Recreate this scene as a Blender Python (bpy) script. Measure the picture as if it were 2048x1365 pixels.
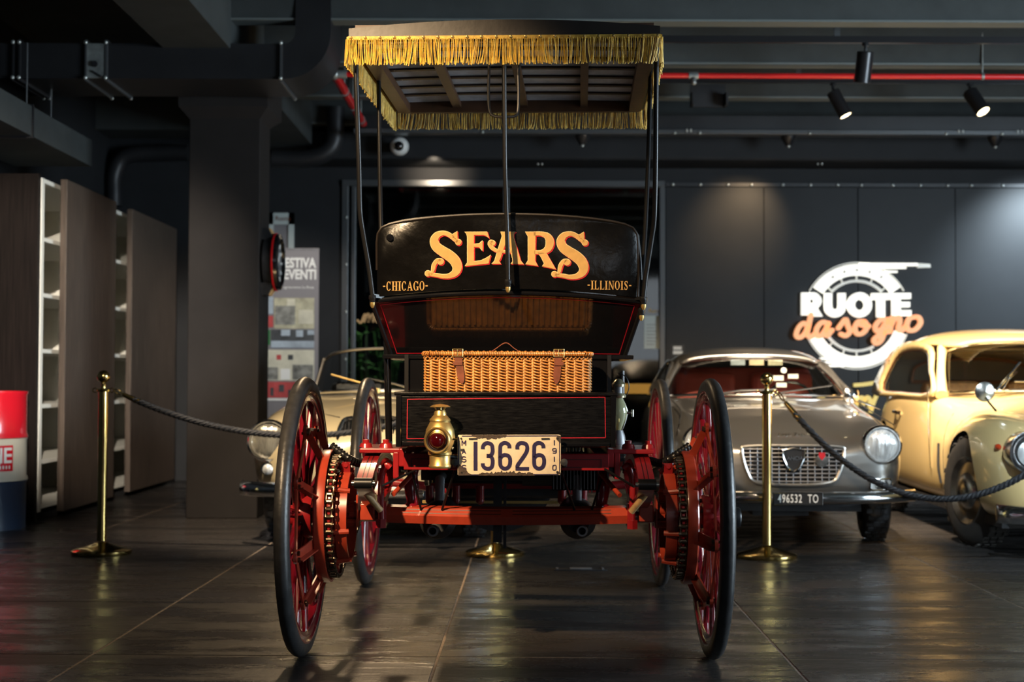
import bpy, bmesh, math, random
from mathutils import Vector, Matrix
random.seed(7)
R = math.radians
PI = math.pi
for o in list(bpy.data.objects):
    bpy.data.objects.remove(o, do_unlink=True)
scn = bpy.context.scene
COL = scn.collection

# ------------------------------------------------------------------ camera
F = 2844.0                       # focal length in pixels of the 2048 px wide frame (50 mm on 36 mm)
CAMZ, PITCH, ROLL = 0.953, math.atan(79.5 / F), R(0.2)
cam = bpy.data.cameras.new('camera')
cam.sensor_width = 36.0
cam.lens = 36.0 * F / 2048.0
cam.clip_end = 60
cam.dof.use_dof = True
cam.dof.focus_distance = 4.75
cam.dof.aperture_fstop = 3.4
CAMR = Matrix.Rotation(PI / 2 + PITCH, 3, 'X') @ Matrix.Rotation(ROLL, 3, 'Z')
camo = bpy.data.objects.new('camera', cam)
COL.objects.link(camo)
camo.matrix_world = Matrix.Translation((0, 0, CAMZ)) @ CAMR.to_4x4()
scn.camera = camo

# ------------------------------------------------------------------ world, exposure
w = bpy.data.worlds.new('world')
scn.world = w
w.use_nodes = True
w.node_tree.nodes['Background'].inputs[0].default_value = (0.55, 0.65, 0.75, 1)
w.node_tree.nodes['Background'].inputs[1].default_value = 0.02
vs = scn.view_settings
vs.view_transform = 'Standard'
vs.look = 'None'
vs.exposure = 0.12
vs.gamma = 1.0
vs.use_curve_mapping = False

# ------------------------------------------------------------------ lights of the room
def area(name, loc, target, sx, sy, power, col):
    l = bpy.data.lights.new(name, 'AREA')
    l.shape = 'RECTANGLE'; l.size = sx; l.size_y = sy; l.energy = power; l.color = col
    o = bpy.data.objects.new(name, l); COL.objects.link(o)
    o.location = loc
    o.rotation_euler = (Vector(target) - Vector(loc)).to_track_quat('-Z', 'Y').to_euler()
    return o
def spot(name, loc, target, power, col, angle=45, blend=0.6, rad=0.04):
    l = bpy.data.lights.new(name, 'SPOT')
    l.energy = power; l.color = col; l.spot_size = R(angle); l.spot_blend = blend; l.shadow_soft_size = rad
    o = bpy.data.objects.new(name, l); COL.objects.link(o)
    o.location = loc
    o.rotation_euler = (Vector(target) - Vector(loc)).to_track_quat('-Z', 'Y').to_euler()
    return o
WARM = (1.0, 0.70, 0.40); WARM2 = (1.0, 0.80, 0.58); COOL = (0.72, 0.88, 1.0)
area('window_light', (7.3, 4.2, 1.7), (0.0, 5.5, 1.0), 3.4, 2.6, 700, COOL)          # shop window on the right
area('shop_front_light', (2.4, -2.8, 2.0), (0.2, 5.0, 1.0), 3.2, 2.2, 34, (0.85, 0.92, 1.0))
spot('spot_buggy_rear', (-1.7, 1.2, 3.4), (-0.38, 5.0, 1.16), 2200, WARM, 28, 0.9, .06)
spot('spot_buggy_front', (-0.9, 8.9, 3.2), (-0.65, 6.0, 0.0), 240, WARM, 54, 1.0, .1)
spot('spot_convertible', (-1.3, 6.1, 3.4), (-1.05, 8.7, 0.75), 1300, WARM2, 46, 0.8)
spot('spot_silver', (1.3, 6.2, 3.4), (1.6, 9.6, 0.9), 1300, (1, .76, .5), 50, 0.8)
spot('spot_cream', (1.75, 7.4, 3.4), (2.75, 9.6, 0.9), 2100, WARM2, 50, 0.8)
spot('spot_cream_cool', (1.7, 3.4, 3.4), (2.95, 7.9, 0.5), 1100, COOL, 27, 0.9)
spot('spot_wall_header', (-0.72, 12.92, 2.93), (-0.72, 13.5, 2.93), 36, WARM2, 75, 1.0, .05)
spot('spot_wall_panel', (2.42, 12.55, 3.02), (2.16, 13.46, 2.42), 85, WARM, 58, 1.0)
spot('spot_wall_right', (5.3, 12.3, 2.9), (5.0, 13.45, 2.1), 480, COOL, 74, 1.0)
spot('spot_bookcase', (-0.4, 0.8, 3.4), (-3.35, 10.9, 1.25), 5200, (1, .88, .74), 17, 0.7)
spot('spot_banner', (-0.9, 9.6, 3.3), (-2.0, 12.4, 1.5), 800, (1, .9, .8), 40, 0.8)

# ------------------------------------------------------------------ pixel helpers (image 2048 x 1365)
def ray(px, py):
    return CAMR @ Vector(((px - 1024) / F, -(py - 682.5) / F, -1.0))
def P(px, py, d):
    r = ray(px, py)
    return Vector((0, 0, CAMZ)) + r * (d / r.y)
BO = Vector((-0.0157, 4.946, 0)); BA = R(0.82)
BROT = Matrix.Rotation(-BA, 3, 'Z')
BINV = BROT.transposed()
def BL(px, py, yl):                 # point of the buggy's own frame at depth yl
    o = BINV @ (Vector((0, 0, CAMZ)) - BO); r = BINV @ ray(px, py)
    return o + r * ((yl - o.y) / r.y)
def BLp(px, py, p0, n):             # on a plane of the buggy
    o = BINV @ (Vector((0, 0, CAMZ)) - BO); r = BINV @ ray(px, py)
    return o + r * ((p0 - o).dot(n) / r.dot(n))

# ------------------------------------------------------------------ materials
M = {}
def mat(name, col, rough=0.5, metal=0.0, coat=0.0, emit=None, estr=0.0, noise=0.0, nscale=8.0, bump=0.0, bscale=60.0,
        stretch=(1, 1, 1), spec=0.5, rvar=0.0, coatr=0.05, sheen=0.0):
    m = bpy.data.materials.new(name); m.use_nodes = True
    nt = m.node_tree; b = nt.nodes['Principled BSDF']
    b.inputs['Base Color'].default_value = (*col, 1)
    b.inputs['Roughness'].default_value = rough
    b.inputs['Metallic'].default_value = metal
    b.inputs['Specular IOR Level'].default_value = spec
    b.inputs['Coat Weight'].default_value = coat
    b.inputs['Coat Roughness'].default_value = coatr
    if emit:
        b.inputs['Emission Color'].default_value = (*emit, 1)
        b.inputs['Emission Strength'].default_value = estr
    if noise or bump or rvar:
        tc = nt.nodes.new('ShaderNodeTexCoord'); mp = nt.nodes.new('ShaderNodeMapping')
        mp.inputs['Scale'].default_value = stretch
        nt.links.new(tc.outputs['Object'], mp.inputs['Vector'])
        if noise or rvar:
            nz = nt.nodes.new('ShaderNodeTexNoise'); nz.inputs['Scale'].default_value = nscale
            nz.inputs['Detail'].default_value = 5; nz.inputs['Roughness'].default_value = 0.6
            nt.links.new(mp.outputs[0], nz.inputs['Vector'])
        if noise:
            cr = nt.nodes.new('ShaderNodeValToRGB')
            cr.color_ramp.elements[0].position = 0.3; cr.color_ramp.elements[1].position = 0.7
            cr.color_ramp.elements[0].color = (*[c * (1 - noise) for c in col], 1)
            cr.color_ramp.elements[1].color = (*[min(1, c * (1 + noise)) for c in col], 1)
            nt.links.new(nz.outputs['Fac'], cr.inputs[0]); nt.links.new(cr.outputs[0], b.inputs['Base Color'])
        if rvar:
            mr = nt.nodes.new('ShaderNodeMapRange'); mr.inputs[1].default_value = 0.3; mr.inputs[2].default_value = 0.7
            mr.inputs[3].default_value = max(0.02, rough - rvar); mr.inputs[4].default_value = min(1, rough + rvar)
            nt.links.new(nz.outputs['Fac'], mr.inputs[0]); nt.links.new(mr.outputs[0], b.inputs['Roughness'])
        if bump:
            nb = nt.nodes.new('ShaderNodeTexNoise'); nb.inputs['Scale'].default_value = bscale; nb.inputs['Detail'].default_value = 4
            nt.links.new(mp.outputs[0], nb.inputs['Vector'])
            bp = nt.nodes.new('ShaderNodeBump'); bp.inputs['Strength'].default_value = bump; bp.inputs['Distance'].default_value = 0.01
            nt.links.new(nb.outputs['Fac'], bp.inputs['Height']); nt.links.new(bp.outputs[0], b.inputs['Normal'])
    M[name] = m
    return m
def glass(name, col, gloss=0.12, rough=0.02):
    m = bpy.data.materials.new(name); m.use_nodes = True; nt = m.node_tree
    nt.nodes.clear()
    out = nt.nodes.new('ShaderNodeOutputMaterial'); tr = nt.nodes.new('ShaderNodeBsdfTransparent'); gl = nt.nodes.new('ShaderNodeBsdfGlossy')
    mx = nt.nodes.new('ShaderNodeMixShader'); fr = nt.nodes.new('ShaderNodeLayerWeight'); fr.inputs[0].default_value = 0.25
    ma = nt.nodes.new('ShaderNodeMath'); ma.operation = 'ADD'; ma.inputs[1].default_value = gloss; ma.use_clamp = True
    tr.inputs[0].default_value = (*col, 1); gl.inputs['Roughness'].default_value = rough
    nt.links.new(fr.outputs['Fresnel'], ma.inputs[0]); nt.links.new(ma.outputs[0], mx.inputs[0])
    nt.links.new(tr.outputs[0], mx.inputs[1]); nt.links.new(gl.outputs[0], mx.inputs[2]); nt.links.new(mx.outputs[0], out.inputs[0])
    M[name] = m
    return m

mat('red', (0.25, 0.010, 0.013), 0.28, coat=0.7, noise=0.12, nscale=14)
mat('red_orange', (0.34, 0.040, 0.018), 0.30, coat=0.5, noise=0.15, nscale=18)
mat('crimson', (0.16, 0.005, 0.014), 0.22, coat=0.8, noise=0.12, nscale=10)
mat('pin_black', (0.004, 0.004, 0.004), 0.4)
mat('pin_red', (0.42, 0.008, 0.022), 0.4)
mat('rubber', (0.026, 0.026, 0.027), 0.36, noise=0.25, nscale=20, bump=0.08, bscale=90, rvar=0.08)
mat('rubber_brown', (0.03, 0.026, 0.022), 0.7, noise=0.2, nscale=20)
mat('black_wood', (0.0025, 0.0025, 0.003), 0.30, spec=0.22, coat=0.08, bump=0.08, bscale=34, stretch=(1, 1, 9), rvar=0.12, nscale=20, coatr=0.15)
mat('black_leather', (0.003, 0.0028, 0.0028), 0.28, spec=0.32, bump=0.16, bscale=40, rvar=0.1, nscale=7)
mat('black_gloss', (0.005, 0.005, 0.006), 0.14, coat=0.6, rvar=0.06, nscale=6)
mat('black_iron', (0.010, 0.010, 0.011), 0.32, metal=0.3)
mat('roof_leather', (0.014, 0.010, 0.008), 0.40, bump=0.10, bscale=14, noise=0.3, nscale=6)
mat('roof_lining', (0.62, 0.63, 0.68), 0.9, noise=0.2, nscale=20)
mat('wood_dark', (0.085, 0.038, 0.018), 0.45, noise=0.35, nscale=10, stretch=(1, 8, 1))
mat('wood_slat', (0.035, 0.016, 0.010), 0.5, noise=0.3, nscale=10, stretch=(1, 8, 8))
mat('gold_fringe', (0.88, 0.50, 0.075), 0.55, noise=0.35, nscale=60)
mat('gold_paint', (0.50, 0.29, 0.09), 0.5, noise=0.12, nscale=30)
mat('pale_paint', (0.80, 0.60, 0.30), 0.5)
mat('sign_red', (0.50, 0.012, 0.02), 0.45)
mat('wicker', (0.50, 0.20, 0.042), 0.42, noise=0.4, nscale=40, coat=0.25, coatr=0.2)
mat('wicker_pale', (0.55, 0.33, 0.14), 0.5, noise=0.3, nscale=40)
mat('leather_tan', (0.16, 0.042, 0.018), 0.4, noise=0.3, nscale=30)
mat('plate_cream', (0.66, 0.54, 0.37), 0.35, noise=0.10, nscale=30, coat=0.4)
mat('plate_navy', (0.022, 0.016, 0.055), 0.35)
mat('plate_rust', (0.045, 0.028, 0.018), 0.8, noise=0.4, nscale=60, bump=0.4, bscale=120)
mat('brass_satin', (0.62, 0.43, 0.15), 0.36, metal=0.85, noise=0.12, nscale=20)
mat('brass', (0.78, 0.56, 0.20), 0.13, metal=1.0)
mat('brass_pale', (0.66, 0.60, 0.40), 0.25, metal=0.9)
mat('steel', (0.45, 0.42, 0.38), 0.28, metal=1.0, noise=0.2, nscale=60)
mat('chain_steel', (0.17, 0.13, 0.09), 0.33, metal=1.0, noise=0.4, nscale=60)
mat('dark_iron', (0.03, 0.03, 0.032), 0.5, metal=0.5, noise=0.3, nscale=20)
mat('alu', (0.22, 0.22, 0.23), 0.5, metal=0.7, noise=0.2)
mat('chrome', (0.75, 0.75, 0.75), 0.13, metal=1.0)
mat('chrome_dull', (0.5, 0.48, 0.44), 0.25, metal=1.0)
mat('lens_red', (0.035, 0.0008, 0.002), 0.05, coat=1.0)
mat('silver_paint', (0.40, 0.385, 0.36), 0.30, metal=0.85, coat=1.0, coatr=0.04)
mat('cream_paint', (0.84, 0.62, 0.28), 0.30, coat=1.0, coatr=0.04)
mat('champagne_paint', (0.50, 0.41, 0.24), 0.30, metal=0.25, coat=1.0, coatr=0.04)
mat('dark_void', (0.004, 0.004, 0.004), 0.9)
mat('red_seat', (0.45, 0.085, 0.07), 0.6, noise=0.15)
mat('tan_seat', (0.38, 0.20, 0.075), 0.7, noise=0.3, nscale=18)
mat('head_lining', (0.16, 0.14, 0.11), 0.9)
mat('trim_wood', (0.20, 0.075, 0.03), 0.35, coat=0.5)
mat('lamp_glass', (0.62, 0.63, 0.62), 0.15, metal=0.35, noise=0.35, nscale=40, bump=0.8, bscale=70, stretch=(1, 1, .15), coat=1.0)
mat('lamp_glass_warm', (0.40, 0.37, 0.29), 0.12, metal=0.7, noise=0.4, nscale=30, bump=0.6, bscale=60, stretch=(1, 1, .15), coat=1.0)
mat('lamp_reflector', (0.85, 0.85, 0.85), 0.12, metal=1.0)
mat('amber', (0.55, 0.05, 0.01), 0.15, coat=1.0)
mat('plate_black', (0.012, 0.012, 0.013), 0.35)
mat('white_print', (0.75, 0.75, 0.72), 0.5)
mat('wall_dark', (0.018, 0.019, 0.021), 0.62, spec=0.2, noise=0.12, nscale=3, bump=0.05, bscale=200)
mat('wall_panel', (0.019, 0.020, 0.022), 0.45, spec=0.22, noise=0.08, nscale=4)
mat('rib_lit_tone', (0.12, 0.135, 0.13), 0.6)  # ceiling tone lightened to stand in for light on the rib undersides
mat('ceiling_paint', (0.042, 0.047, 0.047), 0.8, spec=0.25, noise=0.15, nscale=4)
mat('pillar_paint', (0.018, 0.0155, 0.0145), 0.75, spec=0.2, noise=0.1, nscale=6)
mat('duct', (0.022, 0.022, 0.024), 0.45, metal=0.3, noise=0.2, nscale=3)
mat('galvanised', (0.30, 0.32, 0.31), 0.45, metal=0.6, noise=0.3, nscale=14)
mat('pipe_red', (0.60, 0.008, 0.010), 0.35, coat=0.3)
mat('bolt', (0.62, 0.65, 0.62), 0.3, metal=0.7)
mat('shelf_white', (0.80, 0.78, 0.70), 0.5)
mat('shelf_back', (0.50, 0.47, 0.36), 0.6)
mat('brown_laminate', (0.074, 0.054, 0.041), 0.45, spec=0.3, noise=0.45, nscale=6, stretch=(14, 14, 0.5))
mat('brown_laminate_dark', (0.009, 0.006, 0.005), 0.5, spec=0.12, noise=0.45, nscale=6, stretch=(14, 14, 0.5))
mat('drum_red', (0.62, 0.010, 0.022), 0.25, coat=0.5)
mat('drum_cream', (0.66, 0.60, 0.48), 0.3, coat=0.4)
mat('drum_blue', (0.030, 0.050, 0.095), 0.35, coat=0.3)
mat('rope', (0.010, 0.010, 0.012), 0.6, bump=0.4, bscale=150)
mat('sign_white', (0.9, 0.9, 0.85), 0.5, emit=(1.0, 0.96, 0.84), estr=0.95)
mat('sign_white_dim', (0.75, 0.75, 0.7), 0.5, emit=(1.0, 0.97, 0.86), estr=0.35)
mat('sign_orange', (0.75, 0.36, 0.18), 0.5, emit=(1.0, 0.45, 0.21), estr=0.75)
mat('sign_yellow', (0.80, 0.62, 0.18), 0.5, emit=(1.0, 0.78, 0.25), estr=0.35)
mat('sign_grey', (0.55, 0.53, 0.47), 0.6, emit=(1, .97, .86), estr=1.0)
mat('lamp_face', (1, 0.9, 0.7), 0.4, emit=(1.0, 0.80, 0.46), estr=6)
mat('spot_body', (0.022, 0.022, 0.024), 0.3, metal=0.4)
mat('cctv_white', (0.72, 0.72, 0.70), 0.35)
mat('banner_grey', (0.20, 0.19, 0.20), 0.6)
mat('leaf_green', (0.05, 0.15, 0.035), 0.5, noise=0.4, nscale=20)
mat('yellow_tape', (0.55, 0.30, 0.02), 0.5)
mat('paper', (0.50, 0.55, 0.53), 0.7)
mat('grout', (0.26, 0.20, 0.15), 0.8, noise=0.3, nscale=30)
glass('car_glass', (0.80, 0.84, 0.82), 0.05)
glass('door_glass', (0.55, 0.58, 0.58), 0.05, 0.04)
glass('clear_glass', (0.92, 0.90, 0.74), 0.10, 0.03)
mat('globe_glass', (0.46, 0.46, 0.27), 0.07, coat=1.0); M['globe_glass'].node_tree.nodes['Principled BSDF'].inputs['Alpha'].default_value = 0.55

def floor_material():
    m = bpy.data.materials.new('floor_tile'); m.use_nodes = True; nt = m.node_tree; b = nt.nodes['Principled BSDF']
    N = nt.nodes.new; L = nt.links.new
    g = N('ShaderNodeNewGeometry')
    oi = N('ShaderNodeObjectInfo')
    def noise(scale, st, det=5, rough=0.6):
        mp = N('ShaderNodeMapping'); mp.inputs['Scale'].default_value = st
        L(g.outputs['Position'], mp.inputs['Vector'])
        n = N('ShaderNodeTexNoise'); n.inputs['Scale'].default_value = scale; n.inputs['Detail'].default_value = det
        n.inputs['Roughness'].default_value = rough
        L(mp.outputs[0], n.inputs['Vector']); return n
    big = noise(1.5, (0.8, 2.8, 1), 7, 0.68)
    fine = noise(30, (1.0, 1.9, 1), 5, 0.7)
    # wide worn patches
    pr = N('ShaderNodeValToRGB'); pr.color_ramp.elements[0].position = 0.43; pr.color_ramp.elements[1].position = 0.55
    L(big.outputs['Fac'], pr.inputs[0])
    # woven relief, only on some patches
    br = N('ShaderNodeTexBrick'); br.inputs['Scale'].default_value = 1.0
    mpb = N('ShaderNodeMapping'); mpb.inputs['Scale'].default_value = (14, 26, 1); L(g.outputs['Position'], mpb.inputs['Vector'])
    L(mpb.outputs[0], br.inputs['Vector']); br.inputs['Mortar Size'].default_value = 0.06
    pm = noise(2.2, (1.0, 2.4, 1), 3, 0.5)
    pmr = N('ShaderNodeValToRGB'); pmr.color_ramp.elements[0].position = 0.47; pmr.color_ramp.elements[1].position = 0.53
    L(pm.outputs['Fac'], pmr.inputs[0])
    mul = N('ShaderNodeMath'); mul.operation = 'MULTIPLY'; L(br.outputs['Fac'], mul.inputs[0]); L(pmr.outputs[0], mul.inputs[1])
    cr = N('ShaderNodeMix'); cr.data_type = 'RGBA'
    cr.inputs[6].default_value = (0.011, 0.0105, 0.0105, 1); cr.inputs[7].default_value = (0.050, 0.044, 0.040, 1)
    ad = N('ShaderNodeMath'); ad.operation = 'MULTIPLY_ADD'; L(fine.outputs['Fac'], ad.inputs[0]); ad.inputs[1].default_value = 0.5
    L(pr.outputs[0], ad.inputs[2]); 
    sb = N('ShaderNodeMath'); sb.operation = 'MULTIPLY'; sb.inputs[1].default_value = 0.68; L(ad.outputs[0], sb.inputs[0])
    L(sb.outputs[0], cr.inputs[0])
    hs = N('ShaderNodeHueSaturation'); mr0 = N('ShaderNodeMapRange'); mr0.inputs[3].default_value = 0.82; mr0.inputs[4].default_value = 1.2
    L(oi.outputs['Random'], mr0.inputs[0]); L(mr0.outputs[0], hs.inputs['Value']); L(cr.outputs[2], hs.inputs['Color'])
    L(hs.outputs[0], b.inputs['Base Color'])
    mr = N('ShaderNodeMapRange'); mr.inputs[1].default_value = 0.15; mr.inputs[2].default_value = 1.0
    mr.inputs[3].default_value = 0.40; mr.inputs[4].default_value = 0.17; L(sb.outputs[0], mr.inputs[0]); L(mr.outputs[0], b.inputs['Roughness'])
    hm = N('ShaderNodeMath'); hm.operation = 'MULTIPLY_ADD'; L(mul.outputs[0], hm.inputs[0]); hm.inputs[1].default_value = -0.9
    L(sb.outputs[0], hm.inputs[2])
    bp = N('ShaderNodeBump'); bp.inputs['Strength'].default_value = 0.6; bp.inputs['Distance'].default_value = 0.004
    L(hm.outputs[0], bp.inputs['Height']); L(bp.outputs[0], b.inputs['Normal'])
    b.inputs['Specular IOR Level'].default_value = 0.55
    M['floor_tile'] = m
floor_material()

# ------------------------------------------------------------------ mesh builder
def frame_of(d):
    d = d.normalized()
    a = Vector((0, 0, 1)) if abs(d.z) < 0.9 else Vector((1, 0, 0))
    u = d.cross(a).normalized(); v = d.cross(u).normalized()
    return u, v
def smoothpath(pts, k=6, closed=False):
    pts = [Vector(p) for p in pts]; n = len(pts); out = []
    rng = n if closed else n - 1
    for i in range(rng):
        if closed:
            p0, p1, p2, p3 = pts[(i - 1) % n], pts[i], pts[(i + 1) % n], pts[(i + 2) % n]
        else:
            p1, p2 = pts[i], pts[i + 1]
            p0 = pts[i - 1] if i else p1 * 2 - p2
            p3 = pts[i + 2] if i + 2 < n else p2 * 2 - p1
        for j in range(k):
            t = j / k
            out.append(0.5 * ((2 * p1) + (p2 - p0) * t + (2 * p0 - 5 * p1 + 4 * p2 - p3) * t * t + (3 * p1 - p0 - 3 * p2 + p3) * t ** 3))
    if not closed: out.append(pts[-1])
    return out
class MB:
    def __init__(s): s.v = []; s.f = []
    def add(s, vs, fs):
        n = len(s.v); s.v += [tuple(v) for v in vs]; s.f += [tuple(i + n for i in f) for f in fs]; return s
    def box(s, c, sz, rot=None):
        x, y, z = sz[0] / 2, sz[1] / 2, sz[2] / 2
        pts = [Vector(p) for p in ((-x, -y, -z), (x, -y, -z), (x, y, -z), (-x, y, -z), (-x, -y, z), (x, -y, z), (x, y, z), (-x, y, z))]
        if rot is not None: pts = [rot @ p for p in pts]
        c = Vector(c)
        return s.add([p + c for p in pts], [(0, 3, 2, 1), (4, 5, 6, 7), (0, 1, 5, 4), (1, 2, 6, 5), (2, 3, 7, 6), (3, 0, 4, 7)])
    def bb(s, x0, x1, y0, y1, z0, z1):
        return s.box(((x0 + x1) / 2, (y0 + y1) / 2, (z0 + z1) / 2), (abs(x1 - x0), abs(y1 - y0), abs(z1 - z0)))
    def bar(s, p0, p1, wu, wv, up=(0, 0, 1)):          # rectangular bar between two points
        p0, p1 = Vector(p0), Vector(p1); d = (p1 - p0).normalized(); u = d.cross(Vector(up))
        u = u.normalized() if u.length > 1e-4 else frame_of(d)[0]
        v = u.cross(d)
        q = []
        for p in (p0, p1):
            for a, b in ((-1, -1), (1, -1), (1, 1), (-1, 1)): q.append(p + u * (a * wu / 2) + v * (b * wv / 2))
        return s.add(q, [(3, 2, 1, 0), (4, 5, 6, 7), (0, 1, 5, 4), (1, 2, 6, 5), (2, 3, 7, 6), (3, 0, 4, 7)])
    def cyl(s, p0, p1, r0, r1=None, n=12, cap=True):
        return s.tube([p0, p1], [r0, r0 if r1 is None else r1], n, False, cap)
    def tube(s, pts, r, n=8, closed=False, cap=True, flat=None):
        pts = [Vector(p) for p in pts]; m = len(pts)
        rr = r if isinstance(r, (list, tuple)) else [r] * m
        vs = []; u = None
        for i, p in enumerate(pts):
            if closed: d = pts[(i + 1) % m] - pts[i - 1]
            else: d = pts[min(i + 1, m - 1)] - pts[max(i - 1, 0)]
            d = d.normalized() if d.length > 1e-9 else Vector((0, 0, 1))
            if u is None: u = frame_of(d)[0]
            else:
                u = u - d * u.dot(d); u = u.normalized() if u.length > 1e-6 else frame_of(d)[0]
            v = d.cross(u)
            for k in range(n):
                a = 2 * PI * k / n
                vs.append(p + (u * math.cos(a) + v * math.sin(a)) * rr[i])
        fs = []
        for i in range(m if closed else m - 1):
            j = (i + 1) % m
            for k in range(n):
                l = (k + 1) % n
                fs.append((i * n + k, i * n + l, j * n + l, j * n + k))
        if cap and not closed:
            fs.append(tuple(range(n - 1, -1, -1))); fs.append(tuple((m - 1) * n + k for k in range(n)))
        return s.add(vs, fs)
    def lathe(s, prof, o=(0, 0, 0), ax=(0, 0, 1), n=24, closed=False):     # prof (r, h)
        ax = Vector(ax).normalized(); o = Vector(o); u, v = frame_of(ax); vs = []; fs = []; m = len(prof)
        for r, h in prof:
            for k in range(n):
                a = 2 * PI * k / n
                vs.append(o + ax * h + (u * math.cos(a) + v * math.sin(a)) * max(r, 1e-5))
        for i in range(m if closed else m - 1):
            j = (i + 1) % m
            for k in range(n):
                l = (k + 1) % n; fs.append((i * n + k, i * n + l, j * n + l, j * n + k))
        if not closed:
            fs.append(tuple(range(n - 1, -1, -1))); fs.append(tuple((m - 1) * n + k for k in range(n)))
        return s.add(vs, fs)
    def ball(s, c, r, n=14, m=9):
        r = (r, r, r) if not isinstance(r, (tuple, list)) else r
        vs = []; fs = []; c = Vector(c)
        for i in range(1, m):
            t = PI * i / m
            for k in range(n):
                a = 2 * PI * k / n
                vs.append(c + Vector((r[0] * math.sin(t) * math.cos(a), r[1] * math.sin(t) * math.sin(a), r[2] * math.cos(t))))
        vs += [c + Vector((0, 0, r[2])), c - Vector((0, 0, r[2]))]; T = len(vs) - 2
        for i in range(m - 2):
            for k in range(n):
                l = (k + 1) % n; fs.append((i * n + k, (i + 1) * n + k, (i + 1) * n + l, i * n + l))
        for k in range(n):
            l = (k + 1) % n; fs.append((T, k, l)); fs.append((T + 1, (m - 2) * n + l, (m - 2) * n + k))
        return s.add(vs, fs)
    def prism(s, poly, fn, th):                        # poly in 2D, fn maps it to 3D, th = offset vector of the back
        a = [Vector(fn(*p)) for p in poly]; th = Vector(th); n = len(a)
        fs = [tuple(range(n)), tuple(range(2 * n - 1, n - 1, -1))]
        for i in range(n):
            j = (i + 1) % n; fs.append((i, n + i, n + j, j))
        return s.add(a + [p + th for p in a], fs)
    def ribbon(s, pts, wd, fn, th, k=5, smooth=True, closed=False):   # flat stroke of varying width
        q = [Vector((p[0], p[1], p[2] if len(p) > 2 else wd)) for p in pts]
        if smooth: q = smoothpath(q, k, closed)
        m = len(q); Lp = []; Rp = []
        for i in range(m):
            if closed: d = q[(i + 1) % m] - q[i - 1]
            else: d = q[min(i + 1, m - 1)] - q[max(i - 1, 0)]
            d = Vector((d.x, d.y)); d = d.normalized() if d.length else Vector((1, 0)); nn = Vector((-d.y, d.x))
            h = q[i].z / 2
            Lp.append((q[i].x + nn.x * h, q[i].y + nn.y * h)); Rp.append((q[i].x - nn.x * h, q[i].y - nn.y * h))
        th = Vector(th); vs = []
        for a, b in zip(Lp, Rp):
            A = Vector(fn(*a)); B = Vector(fn(*b)); vs += [A, B, B + th, A + th]
        fs = []
        for i in range(m if closed else m - 1):
            j = ((i + 1) % m) * 4; i4 = i * 4
            fs += [(i4, i4 + 1, j + 1, j), (i4 + 1, i4 + 2, j + 2, j + 1), (i4 + 2, i4 + 3, j + 3, j + 2), (i4 + 3, i4, j, j + 3)]
        if not closed: fs += [(0, 3, 2, 1), (m * 4 - 4, m * 4 - 3, m * 4 - 2, m * 4 - 1)]
        return s.add(vs, fs)
    def disc2(s, c, r, fn, th, n=18):
        return s.prism([(c[0] + r * math.cos(2 * PI * i / n), c[1] + r * math.sin(2 * PI * i / n)) for i in range(n)], fn, th)
    def loft(s, secs, ring=True, cap=True):
        n = len(secs[0]); vs = [p for q in secs for p in q]; fs = []
        for i in range(len(secs) - 1):
            for k in range(n if ring else n - 1):
                l = (k + 1) % n; fs.append((i * n + k, i * n + l, (i + 1) * n + l, (i + 1) * n + k))
        if cap and ring:
            fs.append(tuple(range(n - 1, -1, -1))); fs.append(tuple((len(secs) - 1) * n + k for k in range(n)))
        return s.add(vs, fs)
    def mesh(s, name, smooth=40):
        me = bpy.data.meshes.new(name); me.from_pydata(s.v, [], s.f)
        bm = bmesh.new(); bm.from_mesh(me)
        if getattr(s, 'weld', False): bmesh.ops.remove_doubles(bm, verts=bm.verts, dist=1e-5)
        bmesh.ops.recalc_face_normals(bm, faces=bm.faces); bm.to_mesh(me); bm.free()
        if smooth:
            me.shade_smooth(); me.set_sharp_from_angle(angle=R(smooth))
        return me
    def build(s, name, m, parent=None, smooth=40, bevel=0, sub=0, loc=None):
        me = s.mesh(name, smooth)
        o = bpy.data.objects.new(name, me); COL.objects.link(o)
        me.materials.append(M[m])
        if parent: o.parent = parent
        if loc is not None: o.location = loc
        if bevel:
            b = o.modifiers.new('bevel', 'BEVEL'); b.width = bevel; b.segments = 2; b.limit_method = 'ANGLE'; b.angle_limit = R(50)
        if sub:
            b = o.modifiers.new('sub', 'SUBSURF'); b.levels = sub; b.render_levels = sub
        return o
def tag(o, label, cat, group=None, kind=None):
    if label: o['label'] = label
    if cat: o['category'] = cat
    if group: o['group'] = group
    if kind: o['kind'] = kind
    return o
def thing(name, label, cat, loc=(0, 0, 0), rz=0, group=None, kind=None):
    o = bpy.data.objects.new(name, None); COL.objects.link(o); o.location = loc; o.rotation_euler = (0, 0, rz)
    o.empty_display_size = 0.1
    return tag(o, label, cat, group, kind)
def struct(o):
    o['kind'] = 'structure'; return o
def dup(o, parent=None, loc=None, rot=None, scale=None):
    c = o.copy(); COL.objects.link(c)
    c.parent = parent
    if loc is not None: c.location = loc
    if rot is not None: c.rotation_euler = rot
    if scale is not None: c.scale = scale
    return c
def dup_tree(o, parent=None, loc=None, rot=None):
    c = dup(o, parent, loc, rot)
    for ch in list(o.children): dup_tree(ch, c)
    return c
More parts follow.
